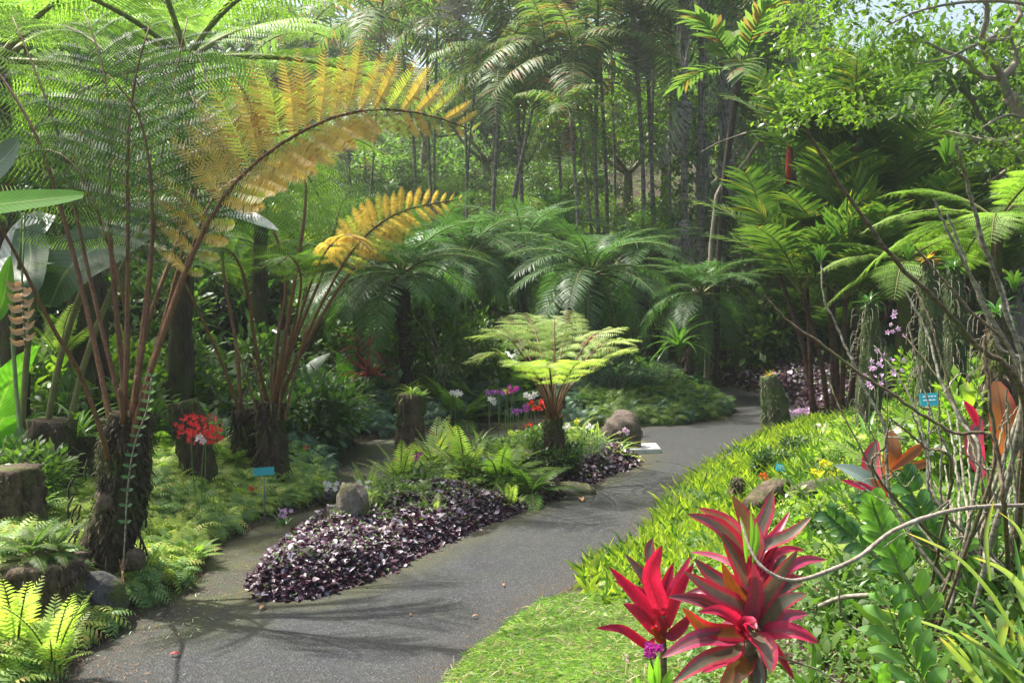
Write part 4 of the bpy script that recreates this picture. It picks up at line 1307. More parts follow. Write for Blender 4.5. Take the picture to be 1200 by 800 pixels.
def at(px, Y):
    return gz(np.array([(px - 600) / F * Y, Y, 0]))

# dark shrubbery under and behind the palms
for i in range(50):
    px = -60 + i * 22 + random.uniform(-15, 15)
    Y = random.choice([18, 19, 20, 22]) + random.uniform(-1, 1)
    k = random.choice(['dark', 'mid', 'mid', 'bright', 'long'])
    if sdist(LEFT, np.array([(px - 600) / F * Y]), np.array([Y]))[0] < .4 and sdist(FAR, np.array([(px - 600) / F * Y]), np.array([Y]))[0] < .4 and sdist(RIGHT, np.array([(px - 600) / F * Y]), np.array([Y]))[0] < .4 and Y < 22:
        continue
    low('shrub', random.choice(SH[k]), px, 0, random.uniform(1.2, 2.2), '', 'shrub', 'dark shrubs under the palms', at(px, Y), random.uniform(.9, 1.3))
order(LOW['dark shrubs under the palms'], 'dark leafy shrub in the shade under the palms, {} from the left')
for i in range(26):
    px = -30 + i * 34 + random.uniform(-12, 12)
    Y = random.uniform(10.5, 14)
    if px > 860 or sdist(LEFT, np.array([(px - 600) / F * Y]), np.array([Y]))[0] < 1.3:
        continue
    low('broad_leaved_plant', random.choice(RO['big'] + RO['bigb']), px, 0, random.uniform(.7, 1.3), '', 'plant', 'broad leaved plants under the palms', at(px, Y))
order(LOW['broad leaved plants under the palms'], 'plant with wide upright green leaves in the shade under the palms, {} from the left')
for (px, py) in [(440, 470), (400, 475), (460, 488), (520, 478), (560, 480), (600, 482), (540, 495), (360, 478), (330, 470), (260, 500), (230, 490), (500, 470), (590, 470), (760, 450), (790, 455), (740, 468),
                 (620, 470), (200, 520), (870, 425), (905, 420), (940, 430), (850, 415), (970, 440), (1000, 455), (1030, 450), (1060, 460)]:
    low('fern', FC['green'][0], px, py, random.uniform(.8, 1.3), '', 'fern', 'green ferns along the shady banks')
order(LOW['green ferns along the shady banks'], 'arching green fern on the shady bank, {} from the left')

low('red_leaved_plant', RO['ti'][0], 0, 0, .85, 'red leaved plant glowing between dark trunks left of the date palm row', 'plant', None, W(428, 415, 12.6), 1.3)
low('red_leaved_plant', RO['ti'][0], 0, 0, .75, 'lower red leaved plant right under the other one between dark trunks', 'plant', None, W(432, 440, 12.0), 1.0)
low('red_leaved_plant', RO['ti'][0], 0, 0, .35, 'small red leaved plant peeping out behind the lime fern crown', 'plant', None, W(692, 400, 11.5), 1.0)
for px, py, Y, s in ((428, 415, 12.2, 0), (692, 400, 11.5, 0)):
    pass
low('shrub', SH['lace'][0], 720, 470, 1.05, 'rounded blue green shrub with lacy foliage behind the boulder', 'shrub', None, None, .9)
low('shrub', SH['lace'][0], 770, 462, .7, 'small blue green lacy shrub beside the leaning palm trunk', 'shrub')
low('shrub', SH['fine'][0], 525, 470, 1.7, 'open small leaved shrub left of the lime tree fern', 'shrub', None, None, 1.3)
low('shrub', SH['fine'][0], 560, 462, 1.4, 'dark small leaved shrub behind the left tips of the lime tree fern', 'shrub', None, None, 1.3)
low('strap_leaved_plant', RO['strap'][0], 0, 0, 1.1, 'strap leaved plant perched beside the leaning date palm', 'plant', None, W(795, 405, 14.3))
for i, (px, py, k, s, lb_) in enumerate([(860, 420, 'croton', 1.5, 'orange and yellow leaved plant at the left of the far purple bed'), (905, 418, 'croton', 1.4, 'orange and yellow leaved plant in the middle of the far purple bed'),
                                         (882, 412, 'bromred', 1.5, 'red brown leaved plant behind the far purple bed'), (930, 414, 'bromred', 1.4, 'red brown leaved plant behind the mossy post'),
                                         (880, 470, 'croton', .01, '')]):
    if s > .1:
        low('coloured_plant', RO[k][0], px, py + 25, s, lb_, 'plant')

# ------------------------------------------------------------------ ground cover: masses nobody could count
FERNLET = fern_frond(1.0, 9, .34, strap_tpl(.26, 1, .25, 2, .1, 'lance'), .5, .08)
_v = [x for x, m in zip(FERNLET.V, FERNLET.M) if m[0] == 0]
FLT = (lambda bb: (bb.V[1], bb.Q[1] - bb.Q[1].min(), bb.U[1]))(FERNLET)

def pick(poly, n, dmin, dmax, box=None, keep=None):
    lo, hi = poly.min(0), poly.max(0)
    if box:
        lo = np.maximum(lo, box[0])
        hi = np.minimum(hi, box[1])
    out = np.zeros((0, 2))
    while len(out) < n:
        q = R.uniform(lo, hi, (n * 3, 2))
        d = sdist(poly, q[:, 0], q[:, 1])
        k = (d > dmin) & (d < dmax)
        if keep is not None:
            k &= keep(q[:, 0], q[:, 1])
        out = np.vstack([out, q[k]])
        if len(out) == 0:
            break
    return out[:n]

def cover(name, poly, n, L, mat, label, dmin=.0, dmax=9, box=None, keep=None, hgt=.25, tpl=None, e=(5, 60), grow=.5, out_bias=.6):
    q = pick(poly, n, dmin, dmax, box, keep)
    d = sdist(poly, q[:, 0], q[:, 1])
    bump = (.5 + .5 * wob(q[:, 0], q[:, 1], 3.0)) * .6 + .4
    mound = hgt * sm(d, -.05, grow) * bump
    z = H(q[:, 0], q[:, 1]) + mound * R.uniform(.25, 1, len(q)) ** .6 + .02
    eps = .05
    gx = (sdist(poly, q[:, 0] + eps, q[:, 1]) - d) / eps
    gy = (sdist(poly, q[:, 0], q[:, 1] + eps) - d) / eps
    a = R.uniform(0, 2 * pi, len(q))
    el = np.radians(R.uniform(e[0], e[1], len(q)))
    D = np.stack([np.cos(a) * np.cos(el), np.sin(a) * np.cos(el), np.sin(el)], 1)
    w = out_bias * np.exp(-d / .4)
    D = nrm(D + np.stack([-gx * w, -gy * w, -.3 * w], 1))
    b = B()
    b.scatter(FLT if tpl is None else tpl, np.stack([q[:, 0], q[:, 1], z], 1), D, np.broadcast_to([0, 0, 1.0], D.shape) + R.normal(0, .15, D.shape), L * R.uniform(.6, 1.2, len(q)))
    return kind(b.obj(name, mat), 'stuff', label)

def rosette_tpl(nf, tp, e0, e1, lo=.7):
    b = B()
    a = np.arange(nf) * 2.4 + R.uniform(-.3, .3, nf)
    e = np.radians(np.linspace(e0, e1, nf) + R.normal(0, 7, nf))
    Dd = np.stack([np.cos(a) * np.cos(e), np.sin(a) * np.cos(e), np.sin(e)], 1)
    Uu = np.stack([-np.cos(a) * np.sin(e), -np.sin(a) * np.sin(e), np.cos(e)], 1)
    b.scatter(tp, Dd * .05, Dd, Uu, R.uniform(lo, 1.1, nf))
    V, Q, U = b.tpl()
    return V[:, [2, 1, 0]] * [1, 1, -1], Q, U     # rosette axis along +X so that scatter() can aim it
_sp = fern_frond(1.0, 8, .40, strap_tpl(.30, 2, .35, 2, .12, 'lance'), .75, .12)
SPR = (_sp.V[1], _sp.Q[1] - _sp.Q[1].min(), _sp.U[1])
ROS = rosette_tpl(15, SPR, 65, -8)
inf = lambda x, y: (np.abs(x / np.maximum(y, .5)) < .60) & (y > 2.2)
limeside = lambda x, y: inf(x, y) & (y < 9.3) & (wob(x, y, 1.2) > -.75)
cover('ground_cover', LEFT, 1000, .165, M['cover_lime'], 'feathery lime green ground cover spilling over the left path edge', .13, 1.8, ((-5, 2.2), (1, 8.6)), limeside, .22, ROS, (55, 90), .7)
cover('ground_cover', LEFT, 500, .16, M['cover_green'], 'darker feathery ground cover mixed in on the left bank', .1, 2.6, ((-6, 3), (1, 9.5)), inf, .24, ROS, (50, 90))
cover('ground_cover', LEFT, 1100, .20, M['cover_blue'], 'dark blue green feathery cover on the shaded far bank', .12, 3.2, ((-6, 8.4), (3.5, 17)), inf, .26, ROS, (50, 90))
cover('ground_cover', LEFT, 420, .20, M['cover_mid'], 'light green feathery edging of the bank past the boulder', .12, .9, ((.9, 10.5), (4.0, 16)), inf, .24, ROS, (50, 90))
# undergrowth that hides the soil everywhere else
OV = strap_tpl(.5, 2, .25, 2, .15, 'oval')
cover('undergrowth', LEFT, 9000, .13, M['tree_leaf_dark'], 'dark leafy undergrowth beneath the palms', .8, 30, ((-14, 8), (4, 24)), lambda x, y: np.abs(x / y) < .7, .5, OV, (-20, 70))
cover('undergrowth', BACKBED, 26000, .30, M['forest_leaf'], 'leafy undergrowth climbing the slope below the tall slender palms', 0, 40, ((-24, 22), (24, 46)), lambda x, y: np.abs(x / y) < .6, 1.6, OV, (-20, 70))
cover('undergrowth', FAR, 6000, .15, M['tree_leaf_dark'], 'dark leafy undergrowth behind the far purple bed', 1.2, 30, ((2, 12), (14, 30)), None, .6, OV, (-20, 70))
cover('undergrowth', RIGHT, 6500, .065, M['tree_leaf_bright'], 'mixed leafy undergrowth on the sunny right slope', .9, 30, ((0.8, 4.5), (9, 12.4)), inf, .22, OV, (-10, 70))
cover('ground_cover', RIGHT, 420, .15, M['cover_lime'], 'sprinkling of lime green feathery plants on the right slope', 1.0, 4, ((1.0, 4.6), (7, 12)), inf, .16, ROS, (60, 90))

# purple leaved beds
PL = strap_tpl(.62, 3, .25, 3, .22, 'oval')
def purple(name, poly, n, label, dmin, dmax, box, keep, L=.055, hgt=.2, grow=.25):
    q = pick(poly, n, dmin, dmax, box, keep)
    d = sdist(poly, q[:, 0], q[:, 1])
    top = hgt * sm(d, -.10, grow) * (.75 + .35 * wob(q[:, 0], q[:, 1], 7)) * R.uniform(.8, 1.2, len(q))
    z = H(q[:, 0], q[:, 1]) + .015 + top * R.uniform(0, 1, len(q)) ** .45
    a = R.uniform(0, 2 * pi, len(q))
    el = np.radians(R.normal(14, 24, len(q)))
    D = np.stack([np.cos(a) * np.cos(el), np.sin(a) * np.cos(el), np.sin(el)], 1)
    b = B()
    b.scatter(PL, np.stack([q[:, 0], q[:, 1], z], 1), D, np.broadcast_to([0, 0, 1.0], D.shape) + R.normal(0, .35, D.shape), L * np.clip(R.lognormal(-.12, .38, len(q)), .3, 2.0))
    m = len(q) // 40
    b.scatter(PL, np.stack([q[:m, 0], q[:m, 1], H(q[:m, 0], q[:m, 1]) + top[:m] + .02], 1), D[:m] + [0, 0, .5], (0, 0, 1), L * R.uniform(.5, 1.0, m), 1)
    return kind(b.obj(name, [M['purple'], M['cover_green']], smooth=True), 'stuff', label)
front = lambda x, y: (y < G(600, 590)[1] + .0 * x) | ((x - .0) * .9 + .2 > y - 7.2)
purple('purple_bedding', ISLAND, 42000, 'low purple leaved bedding filling the near end of the island', -.10, 3, None, lambda x, y: (R.random(x.shape) < sm(sdist(ISLAND, x, y), -.11, .03) + .04) & (y < 7.6) & ((y < 6.6) | (sdist(ISLAND, x, y) < 9)) & (x + .0 > (y - 8.3)), .033, .12)
purple('purple_bedding', ISLAND, 8500, 'strip of purple bedding along the path between fern and boulder', -.05, .55, None, lambda x, y: (y >= 7.6) & (y < 9.7) & (x > .1 + (y - 7.6) * .42), .036, .12)
purple('purple_bedding', FAR, 9000, 'far bed of purple leaves where the path bends away', -.05, 1.1, ((2.5, 12), (7.5, 20)), inf, .075, .30, .3)

# the lawn is not even: dry bits and broad leaved weeds
# yellow green strap cover along the right path edge
def tuft(n, L, w, droop=.5, e0=85, e1=25):
    b = B()
    tp = strap_tpl(w / L, 3, droop, 2, .1, 'strap')
    a = R.uniform(0, 2 * pi, n)
    e = np.radians(R.uniform(e1, e0, n))
    D = np.stack([np.cos(a) * np.cos(e), np.sin(a) * np.cos(e), np.sin(e)], 1)
    b.scatter(tp, D * [.012, .012, 0], D, np.stack([-D[:, 0], -D[:, 1], np.ones(n)], 1), L * R.uniform(.6, 1.1, n))
    return b.tpl()
TUFT = tuft(11, 1.0, .15)
GT = tuft(5, 1.0, .075, .5, 85, 35)
sunny = lambda x, y: inf(x, y) & (y > 4.9 + .15 * np.maximum(0, x - .9) + .25 * wob(x, y, 3))
cover('strap_ground_cover', RIGHT, 2600, .13, M['yelgrass'], 'yellow green strap leaved cover along the sunny right path edge', -.02, 1.25, ((.4, 4.6), (6, 12.3)), lambda x, y: sunny(x, y) & (wob(x, y, 4.5) + R.uniform(-.5, .5, x.shape) > -.55), .09, TUFT, (70, 90), .3, .3)
cover('strap_ground_cover', RIGHT, 900, .17, M['strap_green'], 'taller green strap leaved cover higher on the right slope', .8, 3.6, ((1.2, 5), (8, 12.3)), inf, .10, TUFT, (75, 90), .3, .3)
lawnk = lambda x, y: (y < 5.05) & (x < 1.3) & inf(x, y + .4)
cover('lawn', RIGHT, 26000, .072, M['lawn'], 'fine light green lawn grass at the near right path edge', -.07, 3, ((-.6, 1.9), (1.5, 5.3)), lambda x, y: (y > 2) & (y < 5.1 + .2 * wob(x, y, 4)) & (x / y < .26 + .03 * wob(x, y, 5)), .045, GT, (60, 90), .3, .2)
cover('flowering_mat', RIGHT, 22000, .034, M['cover_green'], 'low mat of tiny green leaves behind the large red plant', .3, 4, ((.5, 2.2), (3.4, 6.2)), lambda x, y: x / y > .17, .15, OV, (-10, 80))
cover('moss_cover', RIGHT, 9000, .035, M['cover_lime'], 'yellow green moss and seedlings under the orchid canes', .5, 4, ((1.0, 2.6), (5, 7.5)), lambda x, y: x / y > .33, .03, OV, (0, 80))
cover('undergrowth', RIGHT, 5200, .075, M['tree_leaf'], 'leafy green undergrowth round the foot of the orchid canes', .5, 4, ((1.0, 2.6), (5, 7.5)), lambda x, y: x / y > .30, .20, OV, (-10, 80))
cover('strap_ground_cover', RIGHT, 330, .22, M['strap_green'], 'green strap leaved tufts between the orchid canes', .5, 4, ((1.0, 2.6), (5, 7.5)), lambda x, y: x / y > .30, .05, TUFT, (70, 90))

cover('weeds', RIGHT, 900, .030, M['lawn_weed'], 'small broad leaved weeds and pinkish seed heads in the near lawn', -.03, 3, ((-.6, 1.9), (1.5, 5.2)), lambda x, y: (y > 2) & (x / y < .27) & (wob(x, y, 6) > .1), .05, OV, (10, 80))
cover('dry_grass', RIGHT, 1500, .07, M['dry_blade'], 'dry straw coloured blades in the near lawn', -.05, 3, ((-.6, 1.9), (1.5, 5.2)), lambda x, y: (y > 2) & (x / y < .27) & (wob(x, y, 5) < .2), .03, GT, (20, 80))

cover('ground_cover', RIGHT, 150, .085, M['cover_mid'], 'small feathery plants mixed into the strap leaved border', .15, 1.3, ((.4, 4.6), (5, 12.3)), sunny, .06, ROS, (60, 90))
cover('undergrowth', RIGHT, 2600, .045, M['tree_leaf_bright'], 'small round leaves mixed into the strap leaved border', .05, 1.3, ((.4, 4.6), (5, 12.3)), lambda x, y: sunny(x, y) & (wob(x, y, 3) > .1), .12, OV, (-10, 80))
grp = 'low ferns dotted over the left bank'
for (px, py) in [(190, 640), (225, 655), (250, 615), (285, 600), (330, 585), (210, 610), (240, 580), (170, 690), (300, 570), (20, 700), (190, 600)]:
    low('fern', random.choice(FC['lime'] + FC['light']), px, py, random.uniform(.35, .55), '', 'fern', grp)
order(LOW[grp], 'small fern amid the left bank ground cover, {} from the left')

backh = lambda x, y: (y > 6.6) & (sdist(ISLAND, x, y) > .15)
cover('ground_cover', ISLAND, 110, .13, M['cover_mid'], 'fresh green feathery plants at the back of the island bed', .15, 3, None, backh, .14, ROS, (50, 90))
cover('ground_cover', ISLAND, 45, .11, M['cover_lime'], 'lime feathery plants at the back of the island bed', .15, 3, None, backh, .18, ROS, (50, 90))
cover('undergrowth', ISLAND, 2600, .05, M['tree_leaf'], 'small round leaved plants at the back of the island bed', .2, 3, None, backh, .22, OV, (-10, 80))

grp = 'small shrubs breaking up the sunny border'
for (px, py) in [(800, 605), (830, 575), (862, 550), (905, 560), (935, 545), (985, 560), (1000, 590), (940, 615), (920, 640), (975, 640), (1010, 545), (1050, 530), (1090, 545), (1030, 625), (965, 500), (1010, 480), (1060, 500)]:
    low('small_shrub', random.choice(SH['dark'] + SH['mid'] + SH['fine'] + SH['lace']), px, py, random.uniform(.16, .34), '', 'shrub', grp)
order(LOW[grp], 'small leafy shrub in the sunny right border, {} from the left')
# ------------------------------------------------------------------ stumps, posts, rocks, logs
def stump(name, base, pts, r, mat, label, cat, k=20, rough=.07, ridges=.10, rk=7, n=16):
    t = thing(name, base, label, cat)
    b = B()
    trunk(b, pts, r, k=k, rough=rough, ridges=ridges, rk=rk, n=n)
    b.obj('wood', M[mat], t, base)
    fuzz(t, base, pts, r, 700, mat, .045, 'bark_fibres', 'cover_green' if mat != 'moss_post' else 'moss_leaf')
    return t

def rock(name, c, s, mat, label, cat='rock', rough=.13, seed=0, parent=None, pname='rock'):
    b = B()
    n = 22
    u = np.linspace(0, pi, n)
    v = np.linspace(0, 2 * pi, 30, endpoint=False)
    U, V = np.meshgrid(u, v, indexing='ij')
    D = np.stack([np.sin(U) * np.cos(V), np.sin(U) * np.sin(V), np.cos(U)], -1)
    q = D * 1.7 + seed * 3.1
    rr = 1 + rough * (np.sin(q[..., 0] * 2.1 + q[..., 1]) + np.sin(q[..., 1] * 2.7 - q[..., 2] * 1.3) + .5 * np.sin(q[..., 2] * 5.3 + q[..., 0] * 4) + .35 * np.sin(q[..., 1] * 9 + q[..., 2] * 7)) * .6
    P = np.sign(D) * np.abs(D) ** .85 * rr[..., None] * np.array(s)
    idx = np.arange(n * 30).reshape(n, 30)
    Q = np.stack([idx[:-1], idx[1:], np.roll(idx, -1, 1)[1:], np.roll(idx, -1, 1)[:-1]], -1).reshape(-1, 4)
    b.add(P.reshape(-1, 3) + np.asarray(c), Q)
    o = b.obj(name, M[mat], None, (c[0], c[1], c[2] - s[2]))
    return tag(o, label, cat)

# the boulder on its plinth beside the path
pb = G(742, 530)
rock('boulder', pb + np.array([-.10, .12, .17]), (.19, .15, .22), 'rock', 'rounded brown boulder standing on a white slab at the path edge', seed=2, rough=.16)
b = B()
cx, cy_ = pb[0] - .02, pb[1] + .08
hw, hd, z0, z1, bv = .30, .17, -.02, .05, .008
prof = [(1, z0), (1, z1 - bv), (1 - bv / hw, z1)]
V = []
for sc_x, z in prof:
    for sx, sy in ((-1, -1), (1, -1), (1, 1), (-1, 1)):
        V.append((cx + sx * hw * sc_x, cy_ + sy * hd * sc_x + sx * .05, z))
Q = []
for l in range(2):
    for j in range(4):
        Q.append([l * 4 + j, l * 4 + (j + 1) % 4, l * 4 + 4 + (j + 1) % 4, l * 4 + 4 + j])
Q.append([8, 9, 10, 11])
b.add(V, Q)
tag(b.obj('plinth', M['plinth'], None, (cx, cy_, 0), smooth=False), 'flat white concrete slab under the brown boulder', 'slab')

# mossy post by the bend
p = G(908, 512)
t = stump('mossy_post', p, [p + (0, 0, -.1), W(907, 475, p[1]), W(900, 440, p[1])], [.16, .14, .085], 'moss_post', 'tall mossy post standing alone at the right path edge with tiny plant on top', 'post', rough=.09)
for i in range(1):
    part('top_plant', RO['croton'][0].mesh, t, Matrix.Translation(Vector((W(902, 441, p[1]) - p))) @ Matrix.Scale(.28, 4))

# island stump with a tuft on top
p = GH(482, 538)
ys_ = p[1]
t = stump('stump', p, [p + (0, 0, -.1), W(481, 500, ys_), W(482, 462, ys_)], [.17, .13, .14], 'stump', 'dark stump in the island with a bright green tuft growing on top', 'stump')
part('top_plant', RO['bright'][0].mesh, t, Matrix.Translation(Vector(W(482, 462, ys_) - p)) @ Matrix.Scale(.42, 4))
part('hanging_fern', FC['light'][0].mesh, t, Matrix.Translation(Vector(W(492, 466, ys_) - p)) @ Matrix.Scale(.28, 4))

# stumps at the left edge
pL = G(56, 745)
t = stump('stump', pL, [pL + (0, 0, -.1), W(52, 700, pL[1]), W(50, 655, pL[1])], [.22, .19, .185], 'stump', 'broad low stump at the left edge with a fern growing on its top', 'stump', k=26)
part('top_fern', FC['green'][0].mesh, t, Matrix.Translation(Vector(W(35, 652, pL[1]) - pL)) @ Matrix.Scale(.42, 4))
part('top_fern', FC['green'][0].mesh, t, Matrix.Translation(Vector(W(62, 648, pL[1] + .05) - pL)) @ Matrix.Scale(.36, 4))
rock('mossy_rock', G(112, 735) + np.array([0, .05, .10]), (.12, .14, .17), 'rock_dark', 'dark rock with green moss between the broad stump and the fern trunk', seed=1)
rock('mossy_rock', G(70, 752) + np.array([0, 0, .05]), (.17, .10, .11), 'rock_dark', 'low grey rock at the foot of the broad stump', seed=5)
pL2 = GH(30, 650)
stump('stump', pL2, [pL2 + (0, 0, -.1), W(15, 590, pL2[1]), W(12, 548, pL2[1])], [.2, .17, .16], 'stump', 'tall grey stump at the very left edge behind the low one', 'stump')
pL3 = at(62, 6.9)
stump('stump', pL3, [pL3 + (0, 0, -.1), W(60, 560, 6.9), W(62, 492, 6.9)], [.24, .19, .15], 'trunk_dark', 'tall dark stump left of the thick fern trunk', 'stump')
pL4 = at(88, 7.1)
t = stump('stump', pL4, [pL4 + (0, 0, -.1), W(86, 560, 7.1), W(92, 510, 7.1)], [.20, .16, .13], 'trunk_dark', 'dark stump carrying a strap leaved plant beside the thick fern trunk', 'stump')
part('top_plant', RO['strap'][0].mesh, t, Matrix.Translation(Vector(W(92, 515, 7.1) - pL4)) @ Matrix.Scale(.75, 4))
pL5 = GH(232, 590)
stump('stump', pL5, [pL5 + (0, 0, -.1), W(230, 530, pL5[1]), W(214, 470, pL5[1])], [.16, .12, .11], 'trunk_dark', 'dark fern log standing behind the red flower spray', 'stump')
pT = at(105, 9.0)
stump('trunk_post', pT, [pT + (0, 0, -.1), W(105, 420, 9), W(100, 330, 9)], [.2, .17, .17], 'trunk_dark', 'dark thick trunk in the shade left of the brown fern stalks', 'trunk')

# posts of fern log on the right slope
for (px, pyt, pyb, Y, r, lb_) in ((1087, 302, 480, 7.6, 0.082, 'tallest mossy post on the right slope with orange buds on top'),
                                  (1116, 312, 470, 8.0, 0.090, 'mossy post close to the right of the tallest one'),
                                  (1018, 352, 470, 9.2, 0.101, 'short grey green post left of the two tall mossy ones'),
                                  (1168, 366, 560, 5.8, 0.098, 'dark mossy post behind the orchid canes at the right edge')):
    p = at(px, Y)
    t = stump('fern_log_post', p, [p + (0, 0, -.1), W(px + 3, (pyt + pyb) / 2, Y), W(px, pyt, Y)], [r * 1.1, r * 1.05, r, r * .8, r * .35], 'moss_post' if Y > 6 else 'stump', lb_, 'post', rough=.10)
    part('top_plant', (RO['croton'] if px == 1087 else RO['brom'])[0].mesh, t, Matrix.Translation(Vector(W(px, pyt + 4, Y) - p)) @ Matrix.Scale(.3 if px == 1087 else .4, 4))
    b = B()
    for i in range(60):
        a = random.uniform(0, 2 * pi)
        z = random.uniform(.1, 1)
        q = p * (1 - z) + W(px, pyt, Y) * z + np.array([math.cos(a) * r, math.sin(a) * r, 0])
        b.tube(spline([q, q + np.array([math.cos(a) * .05, math.sin(a) * .05, -.02]), q + np.array([math.cos(a) * .06, math.sin(a) * .06, -.12])], 4), .003, k=3, cap=False)
    kind(b.obj('rootlets', M['cane'], t, p), 'stuff')

# logs among the right hand planting
pg = GH(985, 598)
def log(a, c, r, label, mat='stump'):
    t = thing('log', (a + c) / 2, label, 'log')
    b = B()
    trunk(b, [a, (a + c) / 2 + (0, 0, .01), c], r, k=20, rough=.06, n=12)
    b.obj('wood', M[mat], t, (a + c) / 2)
    return t
YL = pg[1]
log(W(938, 584, YL), W(1035, 576, YL + .35), [.105, .115, .10], 'mossy log lying on the slope with yellow flowers above it', 'moss_post')
log(W(880, 597, YL - .1), W(915, 572, YL + .3), [.07, .09, .08], 'short broken log beside the orange flower')
p = GH(863, 602)
stump('stump', p, [p + (0, 0, -.05), W(862, 585, p[1]), W(864, 560, p[1])], [.05, .042, .03], 'stump', 'little dark pointed stump at the edge of the yellow green cover', 'stump', k=12)

# rocks in the island
p = GH(412, 625)
rock('mossy_rock', p + np.array([0, 0, .13]), (.095, .09, .22), 'rock_moss', 'upright lichen covered rock standing in the purple bedding', seed=3, rough=.2)
p = GH(357, 672)
rock('mossy_rock', p + np.array([0, 0, .04]), (.085, .075, .10), 'rock_dark', 'small dark mossy rock at the near tip of the purple bedding', seed=4, rough=.2)
p = GH(384, 602)
rock('mossy_rock', p + np.array([0, .1, .10]), (.07, .06, .07), 'rock_dark', 'small dark stone behind the upright lichen covered rock', seed=6, rough=.2)
for (px, py, s, lb_) in ((485, 548, .10, 'yellow mossy hummock at the foot of the island stump'), (610, 545, .12, 'orange green mossy hummock behind the ferns'), (670, 585, .12, 'mossy hummock at the path side below the lime tree fern')):
    p = GH(px, py)
    rock('moss_hummock', p + np.array([0, 0, s * .4]), (s * 1.4, s, s * .8), 'rock_moss', lb_, 'moss', seed=px % 7, rough=.15)

# ------------------------------------------------------------------ plants of the island
for (px, py, k, s, nm, lb_, cat) in [
    (432, 590, ('FC', 'lime'), .62, 'fern', 'bright fern sprouting above the upright lichen covered rock', 'fern'),
    (470, 570, ('FC', 'lime'), .8, 'fern', 'tall soft green fern right of the island stump', 'fern'),
    (508, 555, ('FC', 'lime'), .95, 'fern', 'upright yellow green fern in the middle of the island', 'fern'),
    (545, 560, ('FC', 'lime'), .95, 'fern', 'green fern left of the lime tree fern trunk', 'fern'),
    (585, 568, ('FC', 'light'), .9, 'fern', 'green fern close under the lime tree fern', 'fern'),
    (622, 580, ('FC', 'green'), .7, 'fern', 'darker fern at the foot of the lime tree fern', 'fern'),
    (598, 598, ('FC', 'lime'), .45, 'fern', 'small yellow green fern hanging over the purple bedding at the path', 'fern'),
    (508, 612, ('FC', 'lime'), .4, 'fern', 'little fern frond lying on the purple bedding', 'fern'),
    (690, 545, ('SH', 'lace'), .36, 'shrub', 'bluish lacy plant between the lime tree fern and the boulder', 'plant'),
    (700, 530, ('RO', 'varieg'), .95, 'variegated_plant', 'cream and green striped plant left of the boulder', 'plant'),
    (678, 524, ('RO', 'varieg'), .9, 'variegated_plant', 'cream and green striped plant close to the lime tree fern trunk', 'plant'),
    (720, 538, ('RO', 'bright'), .7, 'strap_leaved_plant', 'small bright strap leaved plant in front of the boulder', 'plant'),
    (537, 585, ('RO', 'bromred'), .62, 'coloured_plant', 'bronze brown leaved plant standing in the purple bedding', 'plant'),
    (560, 530, ('RO', 'strap'), .6, 'strap_leaved_plant', 'arching green plant in the island behind the ferns', 'plant'),
    (455, 560, ('RO', 'varieg'), .5, 'variegated_plant', 'small striped plant at the foot of the island stump', 'plant'),
    (655, 560, ('SH', 'dark'), .38, 'shrub', 'dark leafy plant wrapped round the lime tree fern trunk', 'shrub'),
    (640, 545, ('SH', 'mid'), .36, 'shrub', 'low leafy plant behind the lime tree fern trunk', 'shrub')]:
    me = {'FC': FC, 'SH': SH, 'RO': RO}[k[0]][k[1]][0]
    low(nm, me, px, py, s * (1.08 if k[0] == 'FC' else 1.1), lb_, cat)
# ferns and leafy plants on the right slope
grp = 'leafy plants on the sunny right slope'
for (px, py) in [(985, 515), (965, 530), (1000, 500), (1015, 530), (1045, 500), (1080, 520), (1100, 480), (1130, 500), (1010, 475), (1060, 455), (1150, 470), (1185, 500), (955, 545), (1000, 560), (930, 560),
                 (1030, 485), (1000, 480), (1110, 455), (1175, 450), (1140, 440), (1080, 440), (1090, 560), (1160, 560), (1050, 575), (1070, 480), (1095, 500), (1120, 525), (1155, 500), (1020, 510), (990, 535), (1140, 580), (1185, 540), (1065, 430), (1110, 430), (1160, 425), (985, 462), (1195, 470)]:
    k = random.choice([FC['light'], FC['lime'], FC['lime'], RO['bright'], RO['strap'], SH['bright'], RO['varieg']])[0]
    s_ = random.uniform(.55, 1.0)
    if px < 1012:
        k, s_ = random.choice([FC['lime'], RO['bright'], RO['strap']])[0], s_ * .62
    low('leafy_plant', k, px, py, s_, '', 'plant', grp)
order(LOW[grp], 'bright leafy plant on the sunny right slope, {} from the left')
# left bank plants between the trunks
grp = 'leafy plants between the fern trunks'
for (px, Y, k, s) in [(20, 7.5, RO['brom'], 1.0), (50, 8.2, FC['light'], 1.1), (180, 8.5, FC['light'], 1.1), (215, 9.2, FC['light'], 1.2), (250, 8.8, RO['strap'], 1.0), (120, 8.5, SH['mid'], 1.0), (160, 10, SH['bright'], 1.4),
                      (90, 10, SH['bright'], 1.7), (20, 9.5, SH['bright'], 1.5), (225, 11, FC['light'], 1.7), (270, 10.5, SH['mid'], 1.4), (355, 9.8, SH['dark'], 1.0), (380, 10.3, SH['mid'], .9), (-20, 8, RO['bigb'], 1.2),
                      (200, 7.4, FC['green'], .7), (15, 6.4, SH['mid'], .7), (258, 7.9, FC['green'], .8), (140, 12, RO['bigb'], 1.3), (340, 11.5, RO['big'], 1.1), (60, 12, RO['bigb'], 1.6), (185, 7.7, RO['brom'], .8)]:
    low('leafy_plant', k[0], 0, 0, s, '', 'plant', grp, at(px, Y))
order(LOW[grp], 'leafy plant between the fern trunks on the left bank, {} from the left')
low('fern', FC['lime'][0], 0, 0, 1.1, 'hanging bright staghorn like fern on the dark trunk at the left', 'fern', None, W(70, 420, 8.7))
